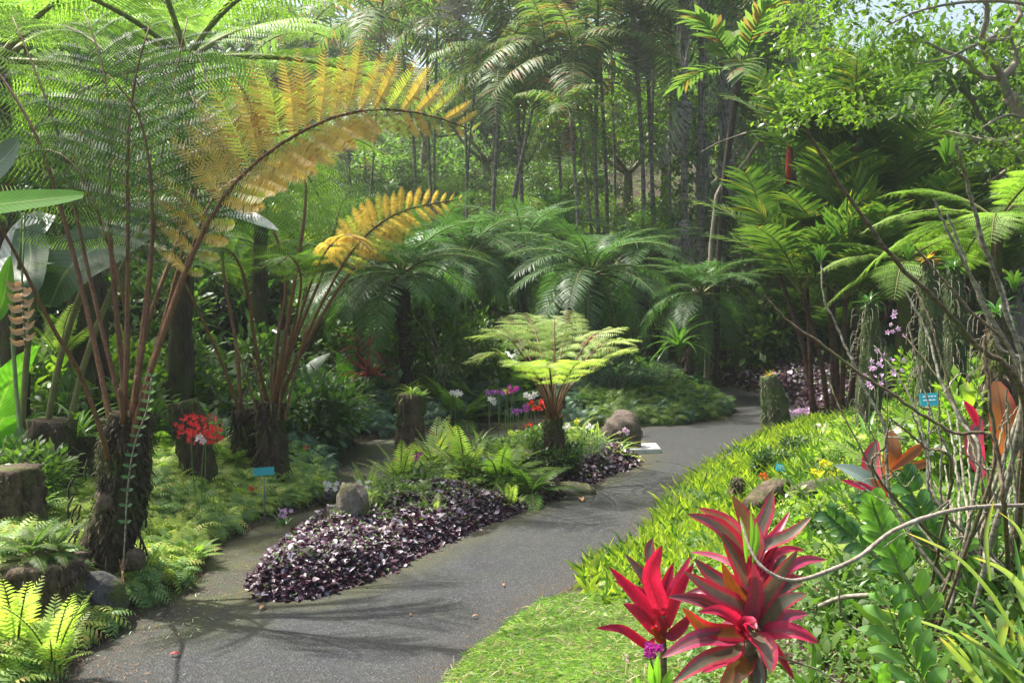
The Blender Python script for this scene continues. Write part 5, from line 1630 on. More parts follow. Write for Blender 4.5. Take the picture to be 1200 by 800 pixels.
# bright feathery fern at the lower left corner
low('feathery_fern', FC['lime'][0], 0, 0, .9, 'bright lime feathery fern filling the lower left corner', 'fern', None, gz(G(20, 790)))
low('feathery_fern', FC['lime'][0], 0, 0, .8, 'bright lime feathery fern at the foot of the low grey rock', 'fern', None, gz(G(62, 800)))
low('feathery_fern', FC['lime'][0], 0, 0, .8, 'bright lime feathery fern on the left edge below the broad stump', 'fern', None, gz(G(-15, 760)))

# ------------------------------------------------------------------ flowers
def flower_mesh(n, w, mat, cup=.3, lip=None):
    b = B()
    tp = strap_tpl(w, 3, -.25, 2, .12, 'oval')
    a = np.arange(n) * 2 * pi / n
    D = np.stack([np.cos(a), np.sin(a), np.full(n, cup)], 1)
    b.scatter(tp, np.zeros((n, 3)), D, np.stack([-D[:, 0] * .3, -D[:, 1] * .3, np.ones(n)], 1), .5)
    b.scatter(tp, np.zeros((3, 3)), np.stack([np.cos(a[:3] * 2), np.sin(a[:3] * 2), np.full(3, 1.4)], 1), (0, 0, 1), .2, 1)
    return b.mesh('flower', [mat, lip or mat])
FL = {'white': flower_mesh(5, .62, M['fl_white'], .25, M['fl_yellow']), 'pink': flower_mesh(5, .55, M['fl_pink'], .25, M['fl_magenta']), 'magenta': flower_mesh(5, .6, M['fl_magenta'], .3),
      'purple': flower_mesh(5, .5, M['fl_purple'], .3), 'red': flower_mesh(5, .28, M['fl_red'], .25), 'orange': flower_mesh(5, .3, M['fl_orange'], .25), 'yellow': flower_mesh(5, .5, M['fl_yellow'], .25), 'redw': flower_mesh(5, .5, M['fl_red'], .3)}

def spray(name, px, py, Y, col, n, rad, size, label, cat='orchid', stems=2, leaves=True, flat=.6, ground=None, grp=None):
    c = W(px, py, Y)
    base = gz(c)
    base[2] = min(base[2], c[2] - .05)
    t = thing(name, base, label, cat, grp)
    b = B()
    for i in range(stems):
        e = c + np.array([random.uniform(-.5, .5) * rad, 0, 0])
        b.tube(spline([base, (base + e) / 2 + (random.uniform(-.03, .03), 0, 0), e], 6), .004, k=5, cap=False)
    b.obj('stem', M['stem_green'], t, base)
    if leaves:
        part('leaf_rosette', RO['brom'][0].mesh, t, Matrix.Scale(.4, 4))
    for i in range(n):
        o = nrm(R.normal(0, 1, 3)) * random.uniform(.2, 1) ** .6 * rad * np.array([1, .7, flat])
        d = nrm(R.normal(0, .5, 3) + np.array([-.1, -1.2, .4]))
        up = nrm(np.cross(d, R.normal(0, 1, 3)))
        x = np.cross(up, d)
        # flower faces along d: local Z = d
        m = basis(c + o - base, x, d, size * random.uniform(.8, 1.15))
        part('flower', FL[col], t, m)
    return t
YR = 6.9
spray('orchid', 235, 503, YR, 'red', 130, .19, .042, 'large hanging spray of small red star flowers beside the fern trunks', stems=1, leaves=False)
spray('orchid', 238, 514, YR - .1, 'white', 3, .045, .06, 'few white flowers under the large red spray')
for (px, py, col, n, rad, sz, lb_) in [
    (196, 547, 'white', 5, .055, .075, 'white orchid flowers right of the thick fern trunk'), (190, 583, 'white', 3, .05, .07, 'pair of white and pink orchid flowers low in the lime ground cover'),
    (172, 545, 'redw', 2, .03, .05, 'small red flower beside the thick fern trunk'), (306, 530, 'magenta', 7, .06, .055, 'magenta orchid hanging above the teal label at the double trunk'),
    (280, 545, 'redw', 3, .035, .05, 'small red flowers left of the teal label'), (343, 490, 'white', 3, .045, .06, 'white and red flowers right of the double trunk, uppermost'),
    (365, 500, 'white', 2, .04, .07, 'white flower above the golden green cover'), (345, 507, 'pink', 4, .06, .05, 'pink flowers right of the double trunk'),
    (370, 511, 'redw', 1, .02, .05, 'single red flower in the golden green cover'), (359, 524, 'redw', 2, .03, .05, 'two red flowers in the golden green cover'),
    (293, 573, 'redw', 2, .03, .045, 'small red flower below the teal label'), (330, 520, 'magenta', 2, .03, .05, 'magenta flower touching the right fern trunk'),
    (252, 478, 'purple', 5, .07, .06, 'purple orchid above the red spray'), (110, 438, 'purple', 2, .04, .06, 'small purple orchid in the shade left of the brown stalks'),
    (12, 505, 'magenta', 2, .05, .06, 'magenta flower at the left edge'), (365, 483, 'white', 5, .08, .07, 'row of white orchids in the shade behind the double trunk'),
    (418, 479, 'white', 5, .07, .07, 'white orchid cluster on the shaded bank by the side path'), (400, 481, 'pink', 2, .04, .06, 'pale pink orchid on the shaded bank by the side path')]:
    spray('orchid', px, py, GH(px, py + 24)[1], col, n, rad, sz, lb_)
for (px, py, col, n, rad, sz, lb_) in [
    (487, 534, 'magenta', 6, .06, .06, 'magenta flowers at the foot of the island stump'), (515, 505, 'pink', 9, .085, .055, 'pink orchid right of the island stump'),
    (332, 600, 'pink', 8, .07, .04, 'pale pink flower spike leaning out of the purple bedding'), (390, 570, 'white', 6, .075, .055, 'white star flowers over the side path'),
    (428, 567, 'white', 7, .07, .045, 'white tufted flowers on the purple bedding'), (571, 540, 'white', 7, .07, .05, 'white flower head between the island ferns'),
    (663, 501, 'white', 5, .06, .06, 'white orchid right of the lime tree fern trunk'), (690, 499, 'white', 6, .06, .05, 'white flowers above the striped plants'),
    (677, 493, 'yellow', 6, .045, .04, 'yellow flower spike above the striped plants'), (731, 506, 'pink', 7, .06, .05, 'pale pink orchid in front of the boulder'),
    (618, 497, 'redw', 4, .06, .04, 'dark red flowers left of the lime tree fern trunk')]:
    spray('orchid', px, py, GH(px, py + 26)[1], col, n, rad, sz, lb_)
for (px, py, col, n, rad, sz, lb_) in [
    (628, 474, 'redw', 14, .12, .07, 'bright red flower cluster behind the lime tree fern trunk'), (615, 477, 'purple', 6, .08, .06, 'purple flowers beside the bright red cluster'),
    (605, 482, 'purple', 4, .05, .06, 'small purple flowers low behind the island'), (619, 463, 'white', 5, .07, .08, 'white flower behind the bright red cluster'),
    (574, 471, 'white', 5, .08, .07, 'bluish white orchid on the far bank'), (532, 462, 'white', 5, .09, .07, 'white orchid on the far bank behind the island stump'),
    (584, 460, 'purple', 8, .12, .06, 'purple orchids in the shade of the far bank'), (594, 457, 'yellow', 3, .05, .06, 'yellow flower among the purple orchids'),
    (600, 455, 'magenta', 6, .09, .06, 'magenta orchids in the shade of the far bank')]:
    spray('orchid', px, py, 10.8, col, n, rad, sz, lb_)
spray('orchid', 940, 483, GH(940, 489)[1], 'pink', 46, .24, .075, 'mass of pink and white flowers at the path edge past the mossy post', flat=.22, leaves=False)
spray('orchid', 895, 560, GH(898, 580)[1], 'orange', 18, .06, .045, 'orange star flower cluster beside the short broken log', leaves=False)
spray('orchid', 897, 516, GH(897, 522)[1], 'orange', 6, .06, .05, 'small orange flowers left of the mossy post foot', leaves=False)
spray('orchid', 944, 517, GH(944, 530)[1], 'yellow', 5, .07, .06, 'yellow orange flower in the strap leaved cover', leaves=False)
spray('orchid', 972, 552, GH(975, 585)[1], 'yellow', 26, .13, .055, 'spray of yellow orchids above the mossy log')
spray('orchid', 1062, 511, 6.0, 'white', 9, .085, .07, 'white and lilac orchid behind the orange backed leaf')
spray('orchid', 1092, 525, 5.6, 'white', 6, .07, .05, 'white spidery orchid between the canes')
spray('orchid', 765, 762, 3.3, 'magenta', 26, .032, .026, 'small ball shaped magenta flower at the foot of the lesser red plant', leaves=False, flat=.9, stems=1)
spray('orchid', 1040, 405, 7.0, 'pink', 18, .22, .045, 'upright pale flowering stems among the canes', flat=1.2, leaves=False)
spray('orchid', 1030, 440, 6.8, 'pink', 12, .16, .045, 'lower pale flowering stems among the canes', flat=1.0, leaves=False)
for (px, py, col, n, rad, sz, lb_) in [(1003, 462, 'white', 6, .08, .05, 'white orchid above the sunny border left of the grey post'), (985, 575, 'pink', 5, .05, .035, 'small pink orchid just left of the mossy log'),
    (1075, 470, 'pink', 6, .07, .045, 'pink orchid left of the upper teal label'), (957, 498, 'white', 5, .06, .045, 'white flowers in the strap leaved border by the post'), (1125, 470, 'yellow', 5, .06, .045, 'yellow flowers right of the upper teal label'),
    (1010, 520, 'orange', 5, .05, .04, 'orange flowers left of the orange backed leaf')]:
    spray('orchid', px, py, GH(px, py + 20)[1], col, n, rad, sz, lb_, leaves=False)
# rust coloured orchid mass under the double trunked fern
t = spray('orchid', 372, 473, GH(372, 492)[1], 'orange', 34, .22, .045, 'rust orange flowering mass on the shaded bank behind the double trunk', flat=.4)
# tiny pink flowers of the mat
b = B()
q = pick(RIGHT, 330, .3, 4, ((.5, 2.4), (2.2, 4.8)), lambda x, y: x / y > .18)
z = H(q[:, 0], q[:, 1]) + .10
for i in range(4):
    a = R.uniform(0, 6.28, len(q))
    b.scatter(strap_tpl(.6, 1, 0, 2, .1, 'oval'), np.stack([q[:, 0], q[:, 1], z], 1), np.stack([np.cos(a), np.sin(a), .3 + 0 * a], 1), (0, 0, 1), .009)
kind(b.obj('tiny_flowers', M['fl_magenta']), 'stuff', 'scatter of tiny magenta flowers over the low green mat')

# flower like bracts hanging at the left: a heliconia
c0 = W(26, 335, 6.4)
c1 = W(30, 408, 6.4)
t = thing('heliconia', gz(c0), 'hanging tan heliconia flower at the left edge below the large leaf', 'flower')
ob = gz(c0)
b = B()
b.tube(spline([W(28, 250, 6.6), W(27, 300, 6.45), c0, c1], 10), .007, k=6)
b.tube(spline([ob, W(15, 400, 6.8), W(24, 300, 6.7), W(28, 250, 6.6)], 10), .014, k=6)
b.obj('stem', M['stem_green'], t, ob)
for i in range(11):
    p = c0 * (1 - i / 11) + c1 * (i / 11)
    b = B()
    sg = 1 if i % 2 else -1
    Pp = spline([p, p + np.array([sg * .05, -.02, -.005]), p + np.array([sg * .085, -.03, .035])], 6)
    b.ribbon(Pp, np.array([.02, .028, .027, .02, .012, .002]) * (1.1 - i * .04), up=(0, -1, .2), fold=.6)
    b.obj('bract', M['bract'], t, ob)

# ------------------------------------------------------------------ traced leaves
WID = {'lance': lambda t: np.sin(pi * (.04 + .95 * t)) ** .75, 'strap': lambda t: np.minimum(1, .55 + 2 * t) * (1 - t ** 4) ** .7 + .02, 'paddle': lambda t: np.sin(pi * (.10 + .88 * t ** .9)) ** .5}
def leaf(parent, org, pts, w, mat, name='leaf', up=(0, -.55, .8), prof='lance', fold=.25, n=14, wave=.0, cross=5):
    P = spline(pts, n)
    t = np.linspace(0, 1, n)
    b = B()
    b.ribbon(P, np.maximum(w * WID[prof](t), .0008), up=up, fold=fold, cross=cross, wave=wave)
    return b.obj(name, M[mat], parent, org)

# big banana like leaves at the left edge
o1 = gz(W(-60, 500, 4.2))
t = thing('banana_plant', o1, 'bright green banana like leaf entering at the left edge above the heliconia', 'plant')
leaf(t, o1, [W(-90, 262, 4.3), W(-30, 244, 4.2), W(30, 236, 4.1), W(98, 229, 4.05)], .062, 'broad', prof='paddle', up=(0, -.9, .6), fold=.15, wave=.03)
leaf(t, o1, [W(-90, 240, 4.9), W(-40, 215, 4.8), W(0, 190, 4.75), W(22, 165, 4.7)], .10, 'broad_dark', prof='paddle', up=(0, -.9, .4), fold=.1)
b = B()
b.tube(spline([o1, W(-80, 400, 4.3), W(-90, 262, 4.3)], 8), .03, k=8)
b.obj('stem', M['petiole_green'], t, o1)
o2 = gz(W(40, 480, 6.9))
t = thing('banana_plant', o2, 'group of broad grey green leaves behind the leftmost thin fern stalk', 'plant')
leaf(t, o2, [W(32, 265, 6.9), W(36, 300, 6.8), W(30, 330, 6.6), W(18, 345, 6.6)], .14, 'broad_dark', prof='paddle', up=(0, -1, .1), fold=.1)
leaf(t, o2, [W(110, 300, 7.2), W(60, 300, 7.0), W(10, 315, 6.8), W(-30, 335, 6.7)], .13, 'broad_grey', prof='paddle', up=(0, -.6, .8), fold=.15, wave=.05)
leaf(t, o2, [W(55, 250, 7.4), W(30, 275, 7.2), W(5, 310, 7.0)], .12, 'broad_grey', prof='paddle', up=(0, -1, .3), fold=.1)
leaf(t, o2, [W(168, 262, 7.4), W(120, 285, 7.1), W(80, 315, 6.9), W(58, 358, 6.8)], .21, 'broad_dark', prof='paddle', up=(0, -1, .3), fold=.12, wave=.04)
leaf(t, o2, [W(262, 250, 7.9), W(290, 255, 7.7), W(326, 270, 7.6)], .07, 'broad_grey', prof='lance', up=(0, -.5, .8))
leaf(t, o2, [W(-10, 380, 6.5), W(4, 350, 6.4), W(12, 300, 6.4)], .07, 'broad', prof='lance', up=(0, -1, .2))
for (x0, y0, x1, y1) in ((40, 560, 110, 300), (20, 560, 50, 260), (60, 560, 168, 262)):
    b = B()
    b.tube(spline([W(x0, y0, 6.9) * [1, 1, 0] + [0, 0, Hs(*W(x0, y0, 6.9)[:2])], W(x0 * .6 + x1 * .4, y0 * .5 + y1 * .5, 7), W(x1, y1, 7.3)], 8), .022, k=7)
    b.obj('stem', M['petiole_green'], t, o2)

# the large red cordyline
ZX, ZY, ZS = 690, 560, 3.332
def z1(x, y, Y):
    return W(ZX + x / ZS, ZY + y / ZS, Y)
K0 = gz(z1(640, 900, 3.05))
cord = thing('cordyline', K0, 'large cordyline with many broad red, pink and bronze leaves beside the lawn', 'plant', 'red cordylines')
b = B()
b.tube(spline([K0, z1(640, 820, 3.05), z1(625, 640, 3.0)], 8), .016, k=8, rough=.05)
b.obj('stem', M['cane_brown'], cord, K0)
b = B()
b.tube(spline([K0, z1(680, 700, 3.15), z1(650, 380, 3.1)], 8), .014, k=8, rough=.05)
b.obj('stem', M['cane_brown'], cord, K0)
CL = [((650, 260), (615, 170), (562, 70), 78, 'b', .1), ((655, 230), (697, 130), (718, 45), 62, 'g', .15), ((575, 260), (500, 185), (385, 140), 72, 'g', -.05), ((590, 230), (525, 160), (425, 115), 56, 'b', .1),
      ((612, 400), (570, 310), (515, 212), 92, 'g', -.05), ((650, 300), (730, 215), (785, 130), 42, 'r', .15), ((680, 270), (780, 222), (868, 152), 56, 'g', .1), ((560, 335), (480, 300), (395, 288), 28, 'p', .1),
      ((760, 365), (840, 322), (928, 318), 46, 'p', .1), ((628, 560), (650, 430), (640, 330), 70, 'p', -.08), ((605, 540), (560, 430), (520, 330), 62, 'b', -.02), ((595, 500), (480, 440), (372, 365), 76, 'g', -.15),
      ((640, 530), (730, 400), (815, 280), 76, 'g', -.05), ((560, 430), (480, 380), (412, 315), 66, 'g', .05), ((690, 475), (760, 430), (835, 408), 60, 'g', .1), ((560, 540), (440, 480), (310, 462), 62, 'p', -.1),
      ((600, 575), (520, 520), (425, 522), 54, 'r', -.15), ((590, 605), (460, 590), (365, 505), 70, 'b', -.1), ((680, 585), (750, 490), (852, 450), 76, 'g', -.05), ((552, 622), (420, 630), (285, 700), 76, 'p', -.15),
      ((685, 600), (800, 600), (900, 645), 74, 'r', -.1), ((635, 600), (690, 670), (712, 762), 105, 'g', -.2), ((563, 680), (450, 715), (325, 802), 74, 'g', -.15), ((612, 710), (575, 760), (500, 850), 95, 'b', -.1),
      ((715, 650), (760, 720), (803, 787), 40, 'r', 0), ((640, 700), (665, 780), (650, 860), 52, 'g', -.1), ((592, 600), (625, 560), (655, 588), 60, 'r', -.15), ((642, 560), (620, 480), (580, 415), 52, 'b', -.05),
      ((650, 500), (690, 360), (740, 245), 56, 'r', .05), ((675, 540), (665, 500), (690, 440), 46, 'p', -.05), ((530, 490), (450, 440), (370, 455), 38, 'p', .05), ((690, 330), (770, 280), (842, 280), 40, 'r', .15),
      ((640, 420), (600, 300), (560, 220), 50, 'r', .1), ((660, 400), (700, 300), (735, 270), 48, 'r', .08), ((640, 470), (560, 400), (500, 390), 56, 'r', .08), ((660, 600), (720, 560), (780, 540), 50, 'r', .1),
      ((620, 540), (530, 460), (460, 330), 60, 'g', .08), ((640, 640), (540, 700), (440, 760), 60, 'r', .05), ((650, 440), (650, 350), (700, 200), 50, 'g', .12), ((640, 560), (720, 470), (800, 370), 56, 'b', .1)]
for (p0, p1, p2, w, c, dd) in CL:
    pb_ = np.array([640, 590 if p0[1] > 480 else 430])
    Yb = 3.04
    s0 = np.array(p0) * .55 + pb_ * .45
    pts = [z1(*s0, Yb), z1(*p0, Yb + dd * .25), z1(*p1, Yb + dd * .7), z1(*p2, Yb + dd)]
    leaf(cord, K0, pts, w / ZS / F * 3.05 * .49, 'cord_' + c, up=(random.uniform(-.35, .35), -.75, .55), fold=random.uniform(.12, .38), n=16, wave=.03)
for i in range(16):
    a = random.uniform(-1.5, 1.5)
    cx_, cy2 = (640 + random.uniform(-20, 20), 430 if i % 2 else 590)
    L_ = random.uniform(150, 230)
    tx, ty = cx_ + math.sin(a) * L_, cy2 - math.cos(a) * L_ * .8
    leaf(cord, K0, [z1(cx_, cy2, 3.06), z1(cx_ * .5 + tx * .5, cy2 * .5 + ty * .5 - 12, 3.12), z1(tx, ty + 8, 3.2)], random.uniform(34, 56) / ZS / F * 3.05 * .5, random.choice(['cord_g', 'cord_g', 'cord_b', 'cord_p', 'cord_r']), up=(random.uniform(-.4, .4), -.75, .55), fold=.3, n=14, wave=.04)
# its small green shoots
for (a_, c_) in (((640, 330), (655, 170)), ((615, 330), (590, 150)), ((630, 300), (632, 135))):
    leaf(cord, K0, [z1(*a_, 2.95), z1((a_[0] + c_[0]) / 2 + 8, (a_[1] + c_[1]) / 2, 2.95), z1(*c_, 2.95)], .008, 'bright_leaf', prof='lance')
K1 = gz(z1(292, 800, 3.45))
cord2 = thing('cordyline', K1, 'smaller all red cordyline left of the large one, standing in the lawn', 'plant', 'red cordylines')
b = B()
b.tube(spline([K1, z1(290, 700, 3.45), z1(285, 540, 3.42)], 8), .013, k=8, rough=.05)
b.obj('stem', M['cane_brown'], cord2, K1)
for (p0, p1, p2, w, c, dd) in [((272, 490), (240, 380), (285, 262), 84, 'r', -.05), ((258, 480), (215, 390), (140, 295), 58, 'g', .05), ((255, 540), (180, 455), (78, 345), 62, 'r', -.05), ((258, 380), (235, 290), (250, 232), 54, 'g', .12),
                              ((250, 585), (190, 525), (135, 490), 62, 'r', -.1), ((225, 650), (130, 590), (25, 585), 40, 'r', -.15), ((290, 545), (335, 430), (400, 300), 52, 'r', .05), ((300, 565), (350, 440), (410, 330), 54, 'r', 0),
                              ((308, 535), (330, 440), (380, 390), 46, 'r', .1), ((300, 605), (270, 560), (250, 545), 50, 'r', -.1), ((320, 615), (365, 575), (400, 525), 50, 'r', 0), ((280, 625), (255, 600), (240, 585), 50, 'b', -.1),
                              ((290, 500), (300, 420), (330, 330), 56, 'r', .1), ((280, 520), (220, 460), (100, 400), 60, 'r', .05)]:
    s0 = np.array(p0) * .5 + np.array([288, 600]) * .5
    leaf(cord2, K1, [z1(*s0, 3.43), z1(*p0, 3.43 + dd * .3), z1(*p1, 3.43 + dd * .7), z1(*p2, 3.43 + dd)], w / ZS / F * 3.43 * .50, 'cord_' + c, up=(random.uniform(-.35, .35), -.75, .55), fold=random.uniform(.12, .35), n=16, wave=.03)
# small strap plant between them
K2 = gz(z1(280, 900, 3.0))
t = thing('strap_leaved_plant', K2, 'small bright green pointed leaves at the foot of the smaller cordyline', 'plant')
for (a_, c_) in (((270, 830), (268, 690)), ((290, 830), (325, 745)), ((300, 830), (332, 765)), ((200, 830), (180, 770)), ((255, 830), (235, 720))):
    leaf(t, K2, [z1(a_[0], a_[1], 3.0), z1((a_[0] + c_[0]) / 2 - 3, (a_[1] + c_[1]) / 2, 3.0), z1(*c_, 2.98)], .012, 'bright_leaf', prof='lance')

# strap leaved orchids at the lower right
def z2(x, y, Y):
    return W(960 + x / 3.333, 560 + y / 3.333, Y)
S0 = gz(z2(740, 900, 2.9))
st = thing('strap_leaved_plant', S0, 'clump of long arching yellow green strap leaves in the lower right corner', 'plant')
for (pts, w, c) in [(((760, 600), (650, 430), (520, 300), (340, 212)), 26, 'strap'), (((840, 800), (660, 680), (480, 590), (240, 510)), 20, 'strap'), (((660, 860), (560, 730), (470, 620)), 46, 'strap'),
                    (((790, 830), (660, 690), (550, 600)), 46, 'strap'), (((770, 740), (640, 620), (500, 545)), 38, 'strap_green'), (((830, 500), (730, 375), (600, 308)), 46, 'strap'),
                    (((800, 520), (778, 430), (795, 340)), 34, 'strap'), (((665, 400), (650, 230), (680, 88)), 18, 'strap'), (((820, 700), (780, 660), (735, 635)), 34, 'strap'),
                    (((800, 850), (760, 780), (755, 710)), 46, 'bright_leaf'), (((720, 900), (690, 780), (640, 700)), 40, 'strap_green'), (((830, 620), (800, 480), (760, 230)), 26, 'strap_green'),
                    (((840, 400), (780, 210), (700, 130)), 22, 'strap'), (((820, 640), (730, 560), (560, 420)), 22, 'strap_green'), (((860, 760), (800, 700), (780, 590)), 36, 'strap'),
                    (((780, 860), (740, 760), (720, 650)), 30, 'strap_green'), (((700, 870), (620, 760), (560, 690)), 30, 'strap_green')]:
    Y0 = 2.8
    n = len(pts)
    leaf(st, S0, [z2(*p, Y0 + .12 * i) for i, p in enumerate(pts)], w / 3.333 / F * 2.9 * .55, c, up=(.3, -.6, .7), prof='strap' if c != 'bright_leaf' else 'lance', fold=.35, n=18)
for i in range(26):
    x0 = random.uniform(620, 900)
    y0 = random.uniform(780, 900)
    h = random.uniform(120, 330)
    lx = random.uniform(-180, 60)
    leaf(st, S0, [z2(x0, y0, 3.1), z2(x0 + lx * .4, y0 - h * .6, 3.15), z2(x0 + lx, y0 - h, 3.25)], random.uniform(20, 38) / 3.333 / F * 3.1 * .5, random.choice(['strap', 'strap_green', 'strap_green']), up=(.2, -.6, .7), prof='strap', fold=.35, n=12, cross=3)
# lobed fern
S1 = gz(z2(400, 900, 2.9))
lf = thing('lobed_fern', S1, 'deeply lobed light green fern frond left of the strap leaved clump', 'fern')
b = B()
b.tube(spline([S1, z2(410, 820, 2.88), z2(340, 700, 2.85), z2(290, 560, 2.85), z2(235, 395, 2.9)], 14), np.linspace(.006, .002, 14), k=5)
b.obj('stalk', M['stem_green'], lf, S1)
for (a_, c_, w) in [((250, 450), (205, 408), 22), ((262, 490), (188, 448), 26), ((285, 560), (168, 498), 34), ((318, 640), (150, 585), 38), ((345, 720), (188, 665), 38), ((258, 460), (262, 395), 22), ((270, 500), (308, 415), 26), ((285, 550), (342, 432), 28),
                    ((312, 620), (358, 480), 32), ((345, 690), (392, 535), 36), ((380, 750), (437, 585), 38), ((400, 800), (455, 645), 36), ((375, 790), (200, 735), 36), ((420, 840), (500, 740), 40), ((420, 850), (300, 800), 40), ((430, 870), (480, 790), 40)]:
    leaf(lf, S1, [z2(*a_, 2.86), z2((a_[0] + c_[0]) / 2 - 6, (a_[1] + c_[1]) / 2 - 8, 2.82), z2(*c_, 2.84)], w / 3.333 / F * 2.9 * .85, 'lobed', 'lobe', up=(.2, -.7, .7), prof='lance', fold=.15, n=9)
leaf(lf, S1, [z2(250, 830, 2.75), z2(254, 770, 2.75), z2(262, 722, 2.75)], .018, 'bright_leaf', 'lobe', prof='paddle', wave=.15)

# plant with paired fleshy leaves, three stems
def zz(label, stem, n, lw, ll, mat, Y, side0=.85):
    o = gz(stem[0] if stem[0][2] > 0 else stem[0])
    t = thing('paired_leaf_plant', o, label, 'plant', 'stems with paired fleshy leaves')
    P = spline([np.array([stem[0][0], stem[0][1], o[2] - .02])] + list(stem), 40)
    b = B()
    b.tube(P, np.linspace(.012, .004, 40), k=7)
    b.obj('stem', M['stem_green'], t, o)
    T = tang(P)
    for i in range(n):
        k = int(10 + 29 * (i + .5) / n)
        for sg in (-1, 1):
            s = nrm(np.cross(T[k], [0, -1, .2])) * sg
            d = nrm(s * side0 + T[k] * .75 + R.normal(0, .12, 3))
            l = ll * random.uniform(.85, 1.1) * (1 - .35 * (i / n) ** 2)
            p = P[k]
            leaf(t, o, [p, p + d * l * .5 + np.array([0, -.01, .008]), p + d * l], lw, mat, up=(0, -.8, .6), fold=.3, n=8, cross=3)
    return t
zz('stem with bright round paired leaves, rising through the canes', [z2(430, 560, 3.6), z2(300, 330, 3.65), z2(245, 200, 3.7), z2(200, 80, 3.7)], 9, .027, .10, 'bright_leaf', 3.6)
zz('dark stem with glossy paired leaves leaning toward the red plant', [z2(330, 400, 4.0), z2(200, 290, 4.05), z2(110, 210, 4.1), z2(30, 140, 4.1)], 8, .023, .095, 'glossy', 4)
zz('second dark stem with glossy paired leaves below the arching branch', [z2(360, 380, 4.2), z2(280, 260, 4.2), z2(210, 150, 4.3), z2(160, 60, 4.3)], 6, .018, .08, 'glossy', 4)
zz('stem with glossy paired leaves behind the bright one', [z2(520, 500, 3.9), z2(440, 280, 3.9), z2(390, 120, 3.9), z2(320, -20, 3.9)], 9, .026, .105, 'glossy', 4)
zz('short stem with bright paired leaves among the thick canes', [z2(590, 450, 3.6), z2(565, 350, 3.6), z2(555, 250, 3.6)], 3, .020, .085, 'bright_leaf', 4)
zz('stem with fleshy leaves beside the large orange backed leaf', [z2(690, 200, 4.0), z2(700, 60, 4.0), z2(760, -60, 4.0)], 5, .028, .11, 'bright_leaf', 4)
low('leafy_plant', RO['brom'][0], 0, 0, .6, 'dark green strap plant under the low arching branch', 'plant', None, gz(z2(100, 470, 4.2)))
low('leafy_plant', RO['brom'][0], 0, 0, .5, 'second dark green strap plant behind the low arching branch', 'plant', None, gz(z2(210, 420, 4.4)))
# orange backed leaves
o3 = gz(W(1180, 560, 4.6))
t = thing('orange_leaved_plant', o3, 'plant with a very large upright orange backed leaf at the right edge', 'plant')
leaf(t, o3, [W(1182, 540, 4.6), W(1178, 512, 4.55), W(1173, 475, 4.55), W(1168, 447, 4.6)], .07, 'orange_leaf', prof='paddle', up=(0, -1, .1), fold=.15)
leaf(t, o3, [W(1140, 475, 4.7), W(1134, 460, 4.65), W(1133, 447, 4.7)], .032, 'strap', prof='lance', up=(0, -1, .1))
leaf(t, o3, [W(1130, 470, 4.5), W(1140, 485, 4.5), W(1146, 500, 4.5)], .02, 'cord_r', prof='lance', up=(0, -1, .1))
leaf(t, o3, [W(1150, 560, 4.6), W(1140, 520, 4.7), W(1150, 490, 4.8)], .05, 'cord_g', prof='lance', up=(0, -1, .1))
o4 = gz(W(1045, 575, 4.9))
t = thing('orange_leaved_plant', o4, 'plant with orange backed leaves standing behind the mossy log', 'plant')
leaf(t, o4, [W(1045, 560, 4.9), W(1044, 545, 4.85), W(1046, 525, 4.85), W(1044, 504, 4.9)], .048, 'orange_leaf', prof='paddle', up=(0, -1, .1), fold=.15)
leaf(t, o4, [W(1045, 550, 4.8), W(1070, 530, 4.8), W(1082, 520, 4.8)], .026, 'orange_leaf', prof='lance', up=(0, -1, .3))
leaf(t, o4, [W(1050, 555, 4.8), W(1075, 545, 4.8), W(1092, 540, 4.8)], .022, 'orange_leaf', prof='lance', up=(0, -1, .3))
leaf(t, o4, [W(1030, 575, 4.8), W(1020, 545, 4.9), W(1028, 515, 5.0)], .05, 'cord_g', prof='lance', up=(0, -1, .3))
leaf(t, o4, [W(1035, 585, 4.7), W(1010, 560, 4.7), W(978, 545, 4.7)], .055, 'broad_grey', prof='lance', up=(0, -.5, .8))
leaf(t, o4, [W(1040, 585, 4.7), W(1015, 572, 4.6), W(985, 562, 4.6)], .022, 'cord_r', prof='lance', up=(0, -.7, .6))
leaf(t, o4, [W(1030, 600, 4.6), W(1034, 578, 4.6), W(1020, 560, 4.6)], .028, 'orange_leaf', prof='lance', up=(0, -1, .3))

# ------------------------------------------------------------------ orchid canes
CB = gz(W(1150, 690, 3.7))
CB[2] = Hs(CB[0], CB[1])
canes = thing('cane_orchid', CB, 'tangled clump of long grey jointed orchid canes fanning out on the right', 'orchid')
def cane(pts, r, Y0, Y1, mat='cane', par=canes, org=CB, root=None, jitter=.0):
    n = len(pts)
    Pp = [W(p[0], p[1], Y0 + (Y1 - Y0) * i / (n - 1)) for i, p in enumerate(pts)]
    if root is not None:
        Pp = [np.array([root[0], root[1], Hs(root[0], root[1]) - .02])] + Pp
    P = spline(Pp, 44)
    P[1:-1] += R.normal(0, .0018, (42, 3))
    t = np.arange(44)
    rr = r * (1 + .13 * (np.mod(t, 4) == 0)) * np.linspace(1.15, .55, 44) * (1 + R.normal(0, .05, 44))
    b = B()
    b.tube(P, rr, k=7)
    return b.obj('cane', M[mat], par, org), P
def rt():
    return (CB[0] + random.uniform(-.22, .28), CB[1] + random.uniform(-.3, .35))
tipsP = []
